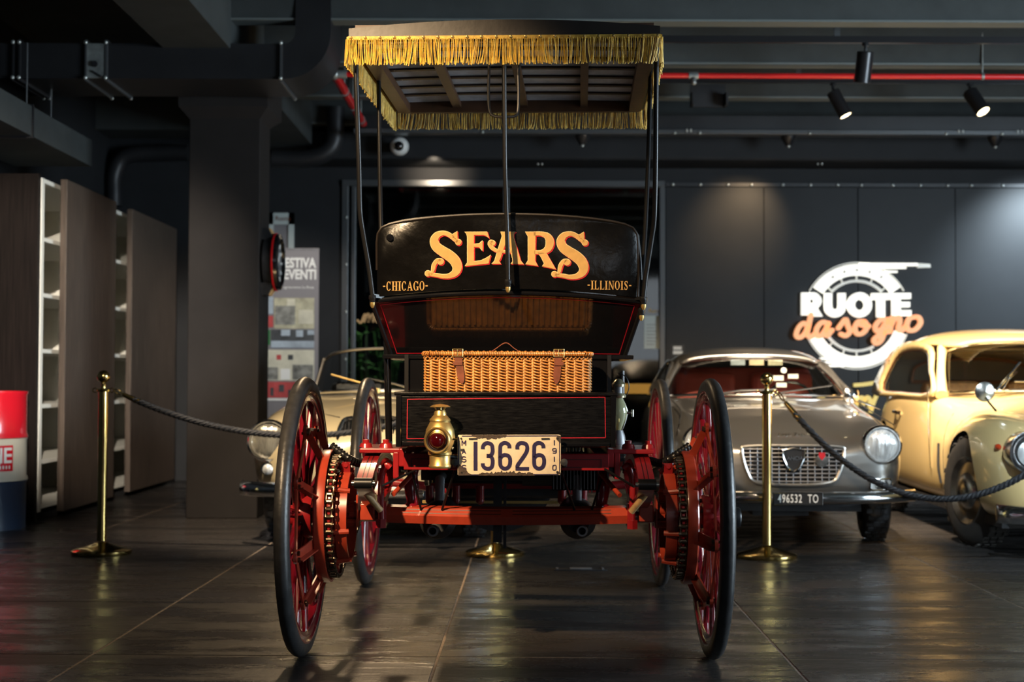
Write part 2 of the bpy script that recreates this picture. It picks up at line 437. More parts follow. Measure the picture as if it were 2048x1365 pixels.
def text_mesh(txt, size, bold=0.0, ext=0.001, sx=1.0, spacing=1.0):
    c = bpy.data.curves.new('txt', 'FONT'); c.body = txt; c.size = size; c.extrude = ext; c.offset = bold; c.space_character = spacing
    c.align_x = 'CENTER'; c.align_y = 'CENTER'; c.resolution_u = 3
    o = bpy.data.objects.new('txt', c); COL.objects.link(o)
    bpy.context.view_layer.update()
    me = bpy.data.meshes.new_from_object(o.evaluated_get(bpy.context.evaluated_depsgraph_get()))
    bpy.data.objects.remove(o, do_unlink=True); bpy.data.curves.remove(c)
    if sx != 1.0:
        for v in me.vertices: v.co.x *= sx
    return me
def text_obj(name, txt, size, m, parent, loc, rot=(PI / 2, 0, 0), bold=0.0, ext=0.001, sx=1.0, spacing=1.0):
    me = text_mesh(txt, size, bold, ext, sx, spacing); me.materials.append(M[m])
    o = bpy.data.objects.new(name, me); COL.objects.link(o); o.parent = parent; o.location = loc; o.rotation_euler = rot
    return o

# ================================================================== the room
XL, XR, YB, YF, ZC = -3.84, 7.6, 13.5, -3.0, 3.65
floor = struct(MB().bb(-5.2, 9.0, -4.5, 18.0, -0.08, -0.0016).build('floor', 'grout', smooth=0))
floor.rotation_euler = (0, 0, R(-0.8))
TX, TY, G = 1.2, 1.165, 0.0048
tm = MB()
hx, hy, c = TX / 2 - G, TY / 2 - G, 0.0012
tm.add([(-hx, -hy, -0.012), (hx, -hy, -0.012), (hx, hy, -0.012), (-hx, hy, -0.012),
        (-hx, -hy, -c), (hx, -hy, -c), (hx, hy, -c), (-hx, hy, -c),
        (-hx + c, -hy + c, 0), (hx - c, -hy + c, 0), (hx - c, hy - c, 0), (-hx + c, hy - c, 0)],
       [(0, 3, 2, 1), (8, 9, 10, 11)] + [(i, (i + 1) % 4, 4 + (i + 1) % 4, 4 + i) for i in range(4)] +
       [(4 + i, 4 + (i + 1) % 4, 8 + (i + 1) % 4, 8 + i) for i in range(4)])
tile0 = None
for i in range(-2, 7):
    for j in range(-6, 10):
        loc = (-1.45 - 0.07 + TX * (i + 0.5), 4.93 + TY * (j + 0.5), 0)
        if tile0 is None:
            tile0 = tm.build('floor_tile', 'floor_tile', floor, smooth=0, loc=loc)
        else:
            dup(tile0, floor, loc)
# ceiling with ribs and the main beam
ceiling = struct(MB().bb(XL - .2, XR + .2, YF - .2, 17.4, ZC, ZC + 0.1).build('ceiling', 'ceiling_paint', smooth=0))
rib0 = None
for k in range(-2, 10):
    yy = 12.95 - 1.24 * k
    if rib0 is None:
        rib0 = MB().add([(-1.83, -.06, 3.3), (XR, -.06, 3.3), (XR, .06, 3.3), (-1.83, .06, 3.3), (-1.83, -.10, ZC), (XR, -.10, ZC), (XR, .10, ZC), (-1.83, .10, ZC)],
                        [(0, 3, 2, 1), (4, 5, 6, 7), (0, 1, 5, 4), (1, 2, 6, 5), (2, 3, 7, 6), (3, 0, 4, 7)]).build('ceiling_rib', 'ceiling_paint', ceiling, smooth=0, loc=(0, yy, 0))
    elif yy < 13: dup(rib0, ceiling, (0, yy, 0))
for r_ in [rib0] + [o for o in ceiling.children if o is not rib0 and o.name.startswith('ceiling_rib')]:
    f_ = MB().bb(-1.83, XR, -.07, .07, 3.288, 3.302).build('rib_lit_underside', 'rib_lit_tone', r_, smooth=0) if r_ is rib0 else dup(f_, r_)  # added strip, its paler colour imitates light catching the underside of each rib
rib0.location = (0, 12.95 - 1.24 * 9 - 1.24, 0)
MB().bb(-2.27, -1.83, YF, YB, 3.10, ZC).build('main_beam', 'ceiling_paint', ceiling, smooth=0, bevel=0.006)
MB().bb(XL, -2.27, 13.0, YB, 3.25, ZC).build('edge_beam', 'ceiling_paint', ceiling, smooth=0, bevel=0.006)
# pillar
pil = struct(MB().bb(-2.238, -1.748, 9.8, 10.2, 0, 2.8).build('pillar', 'pillar_paint', smooth=0, bevel=0.006))
cp = MB(); cp.add([(-2.238, 9.8, 2.76), (-1.748, 9.8, 2.76), (-1.748, 10.2, 2.76), (-2.238, 10.2, 2.76), (-2.305, 9.75, 2.84), (-1.69, 9.75, 2.84), (-1.69, 10.35, 2.84), (-2.305, 10.35, 2.84)],
                  [(0, 1, 5, 4), (1, 2, 6, 5), (2, 3, 7, 6), (3, 0, 4, 7), (0, 3, 2, 1), (4, 5, 6, 7)])
cp.bb(-2.305, -1.69, 9.75, 10.35, 2.84, 3.10)
cp.build('pillar_capital', 'pillar_paint', pil, smooth=0)
# walls
struct(MB().bb(XL - .15, XL, YF, 17, 0, ZC).build('wall_left', 'wall_dark', smooth=0))
struct(MB().bb(XL - .15, XR + .15, YF - .15, YF, 0, ZC).build('wall_front', 'wall_dark', smooth=0))
wr = MB(); wr.bb(XR, XR + .15, YF, 2.4, 0, ZC).bb(XR, XR + .15, 6.0, 17, 0, ZC).bb(XR, XR + .15, 2.4, 6.0, 0, .35).bb(XR, XR + .15, 2.4, 6.0, 3.05, ZC)
struct(wr.build('wall_right', 'wall_dark', smooth=0))
wf = MB()
for y in (2.43, 4.2, 5.97): wf.bb(XR + .02, XR + .08, y - .03, y + .03, .35, 3.05)
for z in (.38, 3.02): wf.bb(XR + .02, XR + .08, 2.4, 6.0, z - .03, z + .03)
w2 = struct(wf.build('window_2', 'duct', smooth=0))
for y in (3.315, 5.085): MB().bb(XR + .045, XR + .055, y - .855, y + .855, .41, 2.99).build('pane', 'clear_glass', w2, smooth=0)
WB = MB()
WB.bb(XL, -1.62, YB, YB + .2, 0, ZC).bb(-1.62, 1.45, YB, YB + .2, 2.86, ZC).bb(1.45, XR, YB, YB + .2, 0, ZC)
wall_back = struct(WB.build('wall_back', 'wall_dark', smooth=0))
xs = [1.452, 2.387, 3.28, 4.205, 5.12, 6.04, 6.96, 7.59]
for a, b in zip(xs[:-1], xs[1:]):
    MB().bb(a + .003, b - .003, YB - .035, YB, 0.02, 2.80).build('wall_panel', 'wall_panel', wall_back, smooth=0, bevel=0.002)
MB().bb(-1.9, XR, 12.98, YB, 2.98, 3.24).build('bulkhead', 'wall_dark', wall_back, smooth=0, bevel=0.03)
tr = MB().bb(1.45, XR, YB - .05, YB, 2.805, 2.84).build('panel_rail', 'duct', wall_back, smooth=0)
bl0 = MB().ball((0, 0, 0), (.016, .012, .016), 10, 6).mesh('fixing_bolt'); bl0.materials.append(M['bolt'])
def bolt(parent, loc, s=1.0):
    o = bpy.data.objects.new('fixing_bolt', bl0); COL.objects.link(o); o.parent = parent; o.location = loc; o.scale = (s, s, s)
for k in range(14):
    p = P(1346 + 55 * k - (8 if k % 4 == 3 else 0), 368, YB - .055); bolt(tr, (p.x, YB - .055, 2.822))
for px in (1080, 1640): 
    for q in (-4, 4): p = P(px + q, 328, 12.97); bolt(wall_back, (p.x, 12.975, p.z), .6)
# glazed front in the back wall
fm = MB()
fm.bb(-1.62, -1.56, YB - .03, YB + .08, 0, 2.86).bb(-1.53, -1.49, YB - .02, YB + .06, 0, 2.80).bb(1.40, 1.45, YB - .03, YB + .08, 0, 2.86)
fm.bb(-1.62, 1.45, YB - .04, YB + .08, 2.80, 2.86).bb(-1.49, 1.40, YB, YB + .06, 0, .10).bb(-.09, -.03, YB, YB + .06, .1, 2.8)
win = struct(fm.build('window_1', 'galvanised', smooth=0, bevel=0.004))
win.data.materials[0] = mat('frame_grey', (0.10, 0.105, 0.11), 0.35, metal=0.5)
for a, b in ((-1.49, -.09), (-.03, 1.40)): MB().bb(a, b, YB + .028, YB + .036, .1, 2.8).build('pane', 'door_glass', win, smooth=0)
for z in (2.5, 2.05, 1.6, 1.15, .7): bolt(win, (-1.575, YB - .035, z), .9)
# dark passage behind the glass
struct(MB().bb(XL, XR, 17.0, 17.15, 0, ZC).build('wall_passage', 'wall_dark', smooth=0))
def leafy(name, label, px, d, z0, h, n, seed):
    rnd = random.Random(seed); p = P(px, 780, d); t = thing(name, label, 'plant', (p.x, d, 0))
    MB().lathe([(.02, 0), (.13, 0), (.17, .3), (.15, .3), (.14, .26), (.02, .26)], n=16).build('pot', 'drum_cream', t)
    st = MB(); lv = []
    for i in range(n):
        a = rnd.uniform(0, 2 * PI); l = rnd.uniform(.5, 1) * h; r = rnd.uniform(.03, .22)
        tip = Vector((r * math.cos(a), r * math.sin(a), z0 + l)); st.tube(smoothpath([(0, 0, .26), (tip.x * .4, tip.y * .4, (.26 + tip.z) / 2), tip], 3), .006, 5)
        for k in range(3):
            q = Vector((0, 0, .3)).lerp(tip, .55 + .22 * k); b = rnd.uniform(0, 2 * PI); lv.append((q, b, rnd.uniform(.10, .17)))
    st.build('stems', 'leaf_green', t)
    lm = MB().add([(0, 0, 0), (.5, -.28, .05), (1, 0, -.15), (.5, .28, .05), (.5, 0, 0)], [(0, 1, 4), (1, 2, 4), (2, 3, 4), (3, 0, 4)]).mesh('leaf'); lm.materials.append(M['leaf_green'])
    for q, b, s in lv:
        o = bpy.data.objects.new('leaf', lm); COL.objects.link(o); o.parent = t; o.location = q; o.rotation_euler = (rnd.uniform(-.5, .5), rnd.uniform(-.7, .3), b); o.scale = (s, s, s)
leafy('potted_plant', 'leafy potted plant behind the glass near the grey left window frame', 728, 14.3, .55, .95, 20, 3)
leafy('potted_plant', 'taller leafy potted plant behind the glass beside the black carriage body', 775, 15.2, .6, 1.0, 20, 5)
spot('passage_lamp', (-1.0, 13.9, 3.3), (-1.3, 14.6, 1.0), 260, (1, .95, .85), 60, .8)

# ------------------------------------------------------------------ ducts, pipes, spotlights
def elbow(mb, cx, cz, r0, r1, y0, y1, a0, a1, n=10):
    secs = []
    for i in range(n + 1):
        a = a0 + (a1 - a0) * i / n; ca, sa = math.cos(a), math.sin(a)
        secs.append([(cx + r0 * ca, y0, cz + r0 * sa), (cx + r1 * ca, y0, cz + r1 * sa), (cx + r1 * ca, y1, cz + r1 * sa), (cx + r0 * ca, y1, cz + r0 * sa)])
    return mb.loft(secs)
dt = thing('air_duct', 'dark rectangular air duct running across to the pillar and bending up', 'duct', (0, 0, 2.9))
MB().bb(XL + .01, -1.50, 9.15, 9.73, 0, .23).build('duct_run', 'duct', dt, smooth=0)
elbow(MB(), -1.49, .31, .08, .31, 9.15, 9.73, -PI / 2, 0).build('duct_elbow', 'duct', dt, smooth=30)
MB().bb(-1.41, -1.18, 9.15, 9.73, .31, .75).build('duct_riser', 'duct', dt, smooth=0)
def flange(x, w_, m, e=.012):
    MB().bb(x, x + w_, 9.15 - e, 9.73 + e, -e, .23 + e).build('duct_flange', m, dt, smooth=0)
flange(-3.235, .012, 'duct', .02); flange(-3.195, .012, 'duct', .02); flange(-1.505, .014, 'frame_grey', .02)
flange(-2.765, .012, 'frame_grey', .02); flange(-2.635, .014, 'frame_grey', .02)
cb = MB().bb(-2.753, -2.64, 9.135, 9.15, .0, .225).build('damper_box', 'galvanised', dt, smooth=0)
MB().cyl((-2.70, 9.135, .09), (-2.70, 9.12, .09), .02).cyl((-2.72, 9.13, .045), (-2.66, 9.13, .01), .006).build('damper_lever', 'dark_iron', dt)
for x in (-3.23, -3.19, -2.76, -2.63, -1.5):
    for z in (0, .23): bolt(dt, (x, 9.125, z), .8)
    bolt(dt, (x, 9.74, -.012), .8)
d2 = thing('wall_duct', 'low dark duct running along the left wall above the bookcase', 'duct', (0, 0, 2.5))
MB().bb(-3.62, -3.06, 2.0, 10.3, 0, .19).build('duct_run', 'ceiling_paint', d2, smooth=0)
for y in (9.0, 7.8): MB().bb(-3.63, -3.05, y, y + .02, -.012, .202).build('duct_flange', 'duct', d2, smooth=0)
MB().cyl((-3.1, 9.02, .20), (-3.1, 9.02, .6), .005).cyl((-3.1, 9.5, .2), (-3.1, 9.5, .6), .005).build('hanger_rod', 'frame_grey', d2)
pz = 3.2
pr = thing('sprinkler_pipe', 'bright red sprinkler pipe running below the ceiling ribs', 'pipe', (0, 0, pz))
MB().cyl((-1.31, 10.39, 0), (7.55, 10.39, 0), .020, n=14).build('cross_run', 'pipe_red', pr)
MB().cyl((-1.31, 10.40, 0), (-1.31, 12.38, 0), .034, n=14).build('long_run', 'pipe_red', pr)
MB().ball((-1.31, 10.39, 0), .04).cyl((-1.29, 10.39, 0), (-1.22, 10.39, 0), .032).build('tee_fitting', 'galvanised', pr)
for px in (1387,):
    x = P(px, 150, 10.39).x
    MB().cyl((x - .035, 10.39, 0), (x + .035, 10.39, 0), .028).cyl((x, 10.39, 0), (x, 10.37, -.05), .018).ball((x, 10.37, -.055), .02).build('sprinkler_head', 'galvanised', pr)
x = P(1965, 150, 10.39).x
MB().cyl((x - .01, 10.39, 0), (x + .01, 10.39, 0), .026).cyl((x, 10.39, .02), (x, 10.39, .45), .006).build('pipe_hanger', 'galvanised', pr)
for y in (11.0, 11.6, 12.2): MB().cyl((-1.31, y - .012, 0), (-1.31, y + .012, 0), .04).cyl((-1.31, y, .03), (-1.31, y, .45), .006).build('pipe_hanger', 'galvanised', pr)
def drain(name, label, pts, d, r, m='duct'):
    q = smoothpath([P(a, b, d) for a, b in pts], 8); base = min(q, key=lambda v: v.z)
    o = MB().tube(q, r, 14).build(name, m); tag(o, label, 'pipe'); return o
drain('drain_pipe', 'black bent pipe on the back wall behind the brown cupboard doors', [(228, 412), (228, 390), (230, 345), (255, 312), (330, 306), (376, 306)], 13.35, .075)
drain('vent_pipe', 'black bent pipe under the ceiling right of the dark pillar', [(545, 318), (610, 318), (648, 308), (668, 285), (672, 245), (672, 215)], 12.8, .08)
trk = []
for (y, lab, z) in ((9.6, 'thin black track rail carrying the upper single spotlight', 3.255), (10.9, 'thin black track rail carrying the two lit spotlights', 3.255)):
    o = MB().bb(-1.0, 7.5, y - .018, y + .018, 3.255, 3.30).build('track_rail', 'spot_body', smooth=0); tag(o, lab, 'rail'); trk.append(o)
    for x in (.4, 2.2, 4.6): MB().bb(x - .02, x + .02, y - .01, y + .01, 3.30, 3.65).build('rail_hanger', 'frame_grey', o, smooth=0)
def spotlight(label, a, b, d, r, tilt_y, lit, zt):
    p0 = P(*a, d); p1 = P(*b, d + tilt_y); ax = (p1 - p0).normalized()
    t = thing('spotlight', label, 'spotlight', (p0.x, p0.y, zt), group='track spotlights')
    q0 = p0 - t.location; q1 = p1 - t.location; L = (q1 - q0).length
    MB().lathe([(0, 0), (r * .9, 0), (r, .006), (r, L), (r * .88, L), (r * .84, L - .03), (0, L - .03)], q0, ax, 24).build('spotlight_body', 'spot_body', t)
    MB().tube([Vector((0, 0, 0)), Vector((0, 0, q0.z * .55)), q0.lerp(q1, .22)], .010, 8).cyl((0, 0, .002), (0, 0, -.02), .022).build('spotlight_arm', 'spot_body', t)
    MB().lathe([(0, L - .028), (r * .84, L - .028), (r * .84, L - .004), (0, L - .003)], q0, ax, 24).build('spotlight_lens', 'lamp_face' if lit else 'black_gloss', t)
    if lit: spot('spotlight_beam', p1 + ax * .01, p1 + ax, lit, WARM2, 40, .6, .03)
    return t
spotlight('unlit black cylinder spotlight above the red pipe, highest of the three', (1731, 103), (1724, 165), 9.6, .056, .05, 0, 3.255)
spotlight('small tilted black spotlight with thin glowing rim, left of the lit pair', (1666, 184), (1692, 232), 10.9, .052, -.04, 40, 3.255)
spotlight('tilted black spotlight with bright round glowing face, rightmost of the three', (1939, 184), (1967, 224), 10.9, .058, -.10, 40, 3.255)
tray = MB().bb(-1.4, XR, 12.45, 12.6, 3.13, 3.17).build('cable_tray', 'frame_grey', smooth=0, bevel=.004)
tag(tray, 'dark cable tray under the ceiling along the back wall', 'tray')
for px in (965, 1350, 1400, 1620, 1893, 2005): p = P(px, 262, 12.44); bolt(tray, (p.x, 12.445, 3.138), .9)
for px in (1378, 1922, 2040):
    for q in (-4, 4):
        for zz in (3.152, 3.166): p = P(px + q, 255, 12.44); bolt(tray, (p.x, 12.445, zz), .6)
MB().bb(-1.3, 7.5, 12.5, 12.52, 3.17, 3.3).build('tray_bracket', 'duct', tray, smooth=0)
for i, (px, lab) in enumerate(((1165, 'small black downlight under the tray above the dark glass'), (1577, 'small black downlight under the tray above the lit wall patch'), (1990, 'small black downlight under the tray at the right edge'))):
    p = P(px, 272, 12.55); t = thing('downlight', lab, 'lamp', (p.x, 12.55, 3.1285), group='small downlights')
    MB().lathe([(0, 0), (.07, 0), (.06, -.03), (.025, -.085), (0, -.085)], n=16).build('downlight_cone', 'spot_body', t)
    MB().ball((0, -.01, -.09), .014, 10, 6).build('downlight_lens', 'bolt', t)
p = P(797, 283, 12.6)
cc = thing('security_camera', 'round white security camera below the red pipe', 'camera', (p.x, 12.98, p.z))
MB().lathe([(0, 0), (.05, 0), (.05, .2), (.075, .22), (.085, .27), (.078, .31), (.05, .335), (0, .34)], (0, 0, 0), (0, -1, -.1), 24).build('camera_housing', 'cctv_white', cc)
MB().lathe([(0, 0), (.045, 0), (.04, .02), (.02, .035), (0, .037)], (0, -.33, -.033), (0, -1, -.1), 20).build('camera_dome', 'black_gloss', cc)
bx = thing('ceiling_bracket', 'empty dark metal ceiling bracket under the red pipe', 'bracket', (P(1415, 190, 11.2).x, 11.2, 3.14))
MB().bb(-.14, .14, -.03, 0, -.02, .16).bb(-.14, -.125, -.16, 0, -.02, .08).bb(.125, .14, -.16, 0, -.02, .08).build('bracket_plate', 'duct', bx, smooth=0)

# ------------------------------------------------------------------ bookcase on the left
bk = thing('bookcase', 'tall open bookcase with white shelves and two brown sliding doors', 'bookcase', (-3.45, 11.4, 0))
def bkp(name, m, x0, x1, y0, y1, z0, z1, bev=.002): return MB().bb(x0 + 3.45, x1 + 3.45, y0 - 11.4, y1 - 11.4, z0, z1).build(name, m, bk, smooth=0, bevel=bev)
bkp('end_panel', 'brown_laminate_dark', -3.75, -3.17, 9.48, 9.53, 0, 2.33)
bkp('upright', 'shelf_white', -3.72, -3.165, 9.531, 9.59, .06, 2.31)
bkp('plinth', 'dark_void', -3.72, -3.22, 9.56, 13.3, 0, .07)
bkp('back_panel', 'shelf_back', -3.75, -3.73, 9.53, 13.35, .06, 2.33)
bkp('top_panel', 'shelf_white', -3.73, -3.18, 9.56, 13.3, 2.285, 2.315)
for y in (11.30, 13.27): bkp('upright', 'shelf_white', -3.73, -3.18, y, y + .03, .06, 2.285)
for z in (.075, .377, .755, 1.13, 1.51, 1.89):
    for y0, y1 in ((9.56, 11.30), (11.33, 13.27)): bkp('shelf', 'shelf_white', -3.73, -3.185, y0, y1, z, z + .028)
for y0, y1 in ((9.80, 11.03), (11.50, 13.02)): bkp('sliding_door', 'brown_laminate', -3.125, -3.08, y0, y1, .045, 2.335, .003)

# ------------------------------------------------------------------ oil drum
dr = thing('oil_drum', 'red, cream and navy striped oil drum beside the bookcase', 'drum', (-3.41, 9.12, 0))
rD = .29
MB().lathe([(0, .0), (rD, 0), (rD, .285), (rD + .006, .30), (rD, .305), (0, .305)], n=48).build('drum_bottom', 'drum_blue', dr)
MB().lathe([(rD - .02, .305), (rD + .010, .307), (rD + .008, .325), (rD, .335), (rD, .56), (rD + .006, .575), (rD - .02, .58)], n=48).build('drum_middle', 'drum_cream', dr)
MB().lathe([(rD - .02, .58), (rD + .008, .58), (rD + .004, .60), (rD, .615), (rD, .85), (rD + .006, .86), (rD + .006, .875), (rD - .012, .875), (rD - .02, .86), (0, .86)], n=48).build('drum_top', 'drum_red', dr)
def cylmap(r): return lambda a, z: (r * math.sin(a), -r * math.cos(a), z)
lb = MB()
for i in range(12):
    a0 = .16 + .08 * i; a1 = a0 + .08; f_ = cylmap(rD + .002)
    lb.add([f_(a0, .372), f_(a1, .372), f_(a1, .535), f_(a0, .535)], [(0, 1, 2, 3)])
lab = lb.build('drum_label', 'drum_red', dr)
lt = MB(); f_ = cylmap(rD + .0035)
def seg(a, b, w_): lt.ribbon([(a[0], a[1]), (b[0], b[1])], w_, f_, (0, .001, 0), 1, False)
for dx in (-.02, .33):
    pass
seg((.70, .425), (.70, .52), .05); seg((.70, .515), (.81, .43), .05); seg((.82, .425), (.82, .52), .05)
seg((.915, .425), (.915, .52), .06); 
for z in (.432, .472, .512): lt.ribbon([(.90, z), (1.08, z)], .017, f_, (0, .001, 0), 1, False)
for k in range(5): lt.ribbon([(.72 + .075 * k, .387), (.72 + .075 * k, .407)], .035, f_, (0, .001, 0), 1, False)
lt.build('drum_lettering', 'white_print', lab, smooth=0)
MB().prism([(.55 + .22 * math.cos(t * PI / 9), .235 + .065 * math.sin(t * PI / 9)) for t in range(18)], cylmap(rD + .0025), (0, .001, 0)).build('drum_emblem', 'white_print', dr, smooth=0)

# ------------------------------------------------------------------ stanchions and ropes
def stanchion(x, y, label):
    t = thing('rope_stanchion', label, 'stanchion', (x, y, 0), group='brass rope stanchions')
    MB().lathe([(0, 0), (.158, 0), (.162, .006), (.162, .020), (.152, .026), (.10, .040), (.05, .054), (.032, .064), (0, .064)], n=40).build('base', 'brass', t)
    MB().lathe([(0, .07), (.0255, .07), (.0255, .885), (0, .885)], n=24).build('pole', 'brass', t)
    MB().lathe([(0, .885), (.031, .885), (.034, .893), (.031, .901), (.013, .905), (.011, .925), (.014, .93), (.012, .938), (0, .938)], n=24).build('collar', 'brass', t)
    MB().ball((0, 0, .968), .035, 20, 12).build('ball_finial', 'brass', t)
    for s in (-1, 1): MB().tube([(s * (.034 + .012 + .012 * math.cos(a * PI / 5)), 0, .893 + .012 * math.sin(a * PI / 5)) for a in range(10)], .0032, 6, True).build('hook_ring', 'brass', t)
sl = P(203, 1108, 7.8); sm_ = P(990, 1108, 7.8); sr = P(1534, 1117, 7.72)
stanchion(sl.x, 7.8, 'polished brass rope stanchion standing before the brown cupboard doors')
stanchion(sm_.x, 7.8, 'brass stanchion whose foot shows beneath the red axle')
stanchion(sr.x, 7.72, 'polished brass rope stanchion standing before the silver car')
stanchion(3.04, 7.05, 'brass rope stanchion just past the right edge by the cream car')
def rope(label, A, B, sag):
    A, B = Vector(A), Vector(B); n = 150; t = thing('barrier_rope', label, 'rope', (A + B) / 2, group='black barrier ropes'); O = (A + B) / 2
    def pt(u): return A.lerp(B, u) - Vector((0, 0, sag * 4 * u * (1 - u))) - O
    L = sum((pt((i + 1) / n) - pt(i / n)).length for i in range(n)); lead = .11 / L
    r = MB(); side = (B - A).cross(Vector((0, 0, 1))).normalized()
    for s in range(3):
        q = []
        for i in range(n + 1):
            u = lead + (1 - 2 * lead) * i / n; d = (pt(min(1, u + .01)) - pt(max(0, u - .01))).normalized(); up = side.cross(d)
            a = 2 * PI * (s / 3 + u * L / .085)
            q.append(pt(u) + (side * math.cos(a) + up * math.sin(a)) * .0085)
        r.tube(q, .0102, 7)
    r.build('rope_strands', 'rope', t)
    for e in (0, 1):
        a, b = (lead * 1.35, lead * .45) if e == 0 else (1 - lead * 1.35, 1 - lead * .45)
        MB().cyl(pt(a), pt(b), .017, .012, 14).build('rope_ferrule', 'brass', t)
        c_ = pt(lead * .45 if e == 0 else 1 - lead * .45); z_ = pt(float(e))
        MB().tube(smoothpath([c_, c_.lerp(z_, .35) + Vector((0, 0, .012)), c_.lerp(z_, .8) + Vector((0, 0, .010)), z_, c_.lerp(z_, .7) - Vector((0, 0, .01)), c_.lerp(z_, .3) - Vector((0, 0, .008))], 4), .004, 6).build('snap_hook', 'brass', t)
rope('black twisted rope sagging behind the red wheel from the left stanchion', (sl.x + .06, 7.8, .893), (sm_.x - .06, 7.8, .893), .245)
rope('black twisted rope sagging in front of the cream car', (sr.x + .06, 7.72, .893), (3.04 - .06, 7.05, .893), .545)

# ------------------------------------------------------------------ banner, picture, clock
bp0 = P(525, 500, 12.4); bp1 = P(636, 800, 12.4)
bn = thing('roll_up_banner', 'grey roll-up banner with white lettering and printed photographs', 'banner', ((bp0.x + bp1.x) / 2, 12.4, 0))
bw = (bp1.x - bp0.x); ox = bn.location.x
MB().bb(-bw / 2, bw / 2, 0, .006, .08, bp0.z).build('banner_sheet', 'banner_grey', bn, smooth=0)
MB().bb(-bw / 2, bw / 2, -.06, .06, .02, .09).bb(-bw / 2, -bw / 2 + .05, -.2, .2, 0, .02).bb(bw / 2 - .05, bw / 2, -.2, .2, 0, .02).build('banner_foot', 'alu', bn, smooth=0)
MB().bb(-bw / 2, bw / 2, -.008, .012, bp0.z, bp0.z + .015).cyl((0, .03, .05), (0, .03, bp0.z), .01).build('banner_pole', 'alu', bn, smooth=0)
def bq(px, py): p = P(px, py, 12.39); return (p.x - ox, p.z)
for txt, y, hh, sz in (('ESTIVA', 527, 0, .118), ('EVENTI', 550, 0, .118)):
    x, z = bq(600, y); text_obj('banner_lettering', txt, sz, 'white_print', bn, (x, -.003, z), bold=.004, sx=.75)
x, z = bq(597, 575); text_obj('banner_caption', 'agriturismo La Rosa', .033, 'white_print', bn, (x, -.003, z))
mat('ph_sky', (.34, .40, .46), .5, noise=.3, nscale=6); mat('ph_room', (.40, .38, .27), .5, noise=.45, nscale=7); mat('ph_dark', (.05, .055, .06), .5, noise=.4, nscale=9)
mat('ph_red', (.42, .06, .06), .5, noise=.2); mat('ph_cream', (.55, .53, .42), .5, noise=.2, nscale=5); mat('ph_grey', (.20, .20, .18), .5, noise=.6, nscale=14); mat('ph_green', (.03, .16, .05), .5)
def photo(name, m, px0, py0, px1, py1, parent, off=.003):
    a = bq(px0, py0); b = bq(px1, py1)
    return MB().bb(a[0], b[0], -off - .002, -off, b[1], a[1]).build(name, m, parent, smooth=0)
ph = photo('printed_photo', 'ph_room', 548, 596, 628, 658, bn); photo('printed_shape', 'ph_grey', 550, 612, 590, 650, ph, .006); photo('printed_shape', 'ph_cream', 597, 620, 626, 648, ph, .006); photo('printed_shape', 'ph_cream', 574, 598, 590, 612, ph, .006)
ph = photo('printed_photo', 'ph_sky', 532, 594, 546, 628, bn); photo('printed_photo', 'ph_red', 531, 632, 546, 655, bn); photo('printed_photo', 'ph_green', 531, 660, 540, 690, bn)
ph = photo('printed_photo', 'ph_dark', 542, 660, 628, 696, bn); photo('printed_shape', 'ph_sky', 562, 660, 580, 672, ph, .006); photo('printed_shape', 'ph_sky', 592, 661, 606, 674, ph, .006); photo('printed_shape', 'ph_sky', 542, 682, 628, 696, ph, .006); photo('printed_shape', 'ph_sky', 615, 661, 628, 670, ph, .006)
ph = photo('printed_photo', 'ph_cream', 536, 700, 628, 762, bn); photo('printed_shape', 'ph_dark', 576, 710, 586, 720, ph, .006); photo('printed_shape', 'ph_red', 553, 710, 562, 720, ph, .006); photo('printed_shape', 'ph_grey', 533, 735, 556, 760, ph, .006); photo('printed_shape', 'ph_grey', 585, 730, 626, 760, ph, .006); photo('printed_shape', 'white_print', 561, 738, 580, 760, ph, .006)
ph = photo('printed_photo', 'ph_red', 531, 764, 628, 796, bn)
for a, b, c_, d_ in ((541, 776, 547, 792), (558, 770, 568, 784), (576, 780, 586, 794), (600, 770, 608, 782)): photo('printed_shape', 'ph_dark', a, b, c_, d_, ph, .006)
photo('printed_shape', 'white_print', 531, 797, 628, 802, ph, .006)
q0 = P(535, 425, 13.42); q1 = P(586, 520, 13.42)
pf = thing('picture_frame', 'pale green framed picture on the back wall above the banner', 'picture', ((q0.x + q1.x) / 2, 13.49, q1.z))
hw, hh = (q1.x - q0.x) / 2, q0.z - q1.z
fr = MB()
for x0, x1, z0, z1 in ((-hw, -hw + .05, 0, hh), (hw - .05, hw, 0, hh), (-hw, hw, 0, .05), (-hw, hw, hh - .11, hh)): fr.bb(x0, x1, -.04, 0, z0, z1)
fr.build('frame_border', 'paper', pf, smooth=0)
MB().bb(-hw + .05, hw - .05, -.02, 0, .05, hh - .11).build('picture_sheet', 'banner_grey', pf, smooth=0)
text_obj('picture_lettering', 'Ruote', .06, 'leather_tan', pf, (.02, -.042, hh - .055))
ck = thing('wall_clock', 'dark bronze watch-shaped wall clock with red ring on the pillar side', 'clock', (-1.748, 9.98, P(540, 525, 9.98).z))
MB().lathe([(0, 0), (.15, 0), (.185, .02), (.19, .075), (.17, .085), (0, .085)], ax=(1, 0, 0), n=36).build('clock_case', 'dark_iron', ck)
MB().lathe([(.17, .083), (.205, .083), (.205, .095), (.17, .095)], ax=(1, 0, 0), n=36, closed=True).build('clock_ring', 'pipe_red', ck)
MB().lathe([(.155, .094), (.20, .094), (.195, .118), (.165, .128), (.155, .11)], ax=(1, 0, 0), n=36, closed=True).build('clock_bezel', 'black_gloss', ck)
dial = MB().lathe([(0, .086), (.16, .086), (.16, .10), (0, .10)], ax=(1, 0, 0), n=36).build('clock_dial', 'alu', ck)
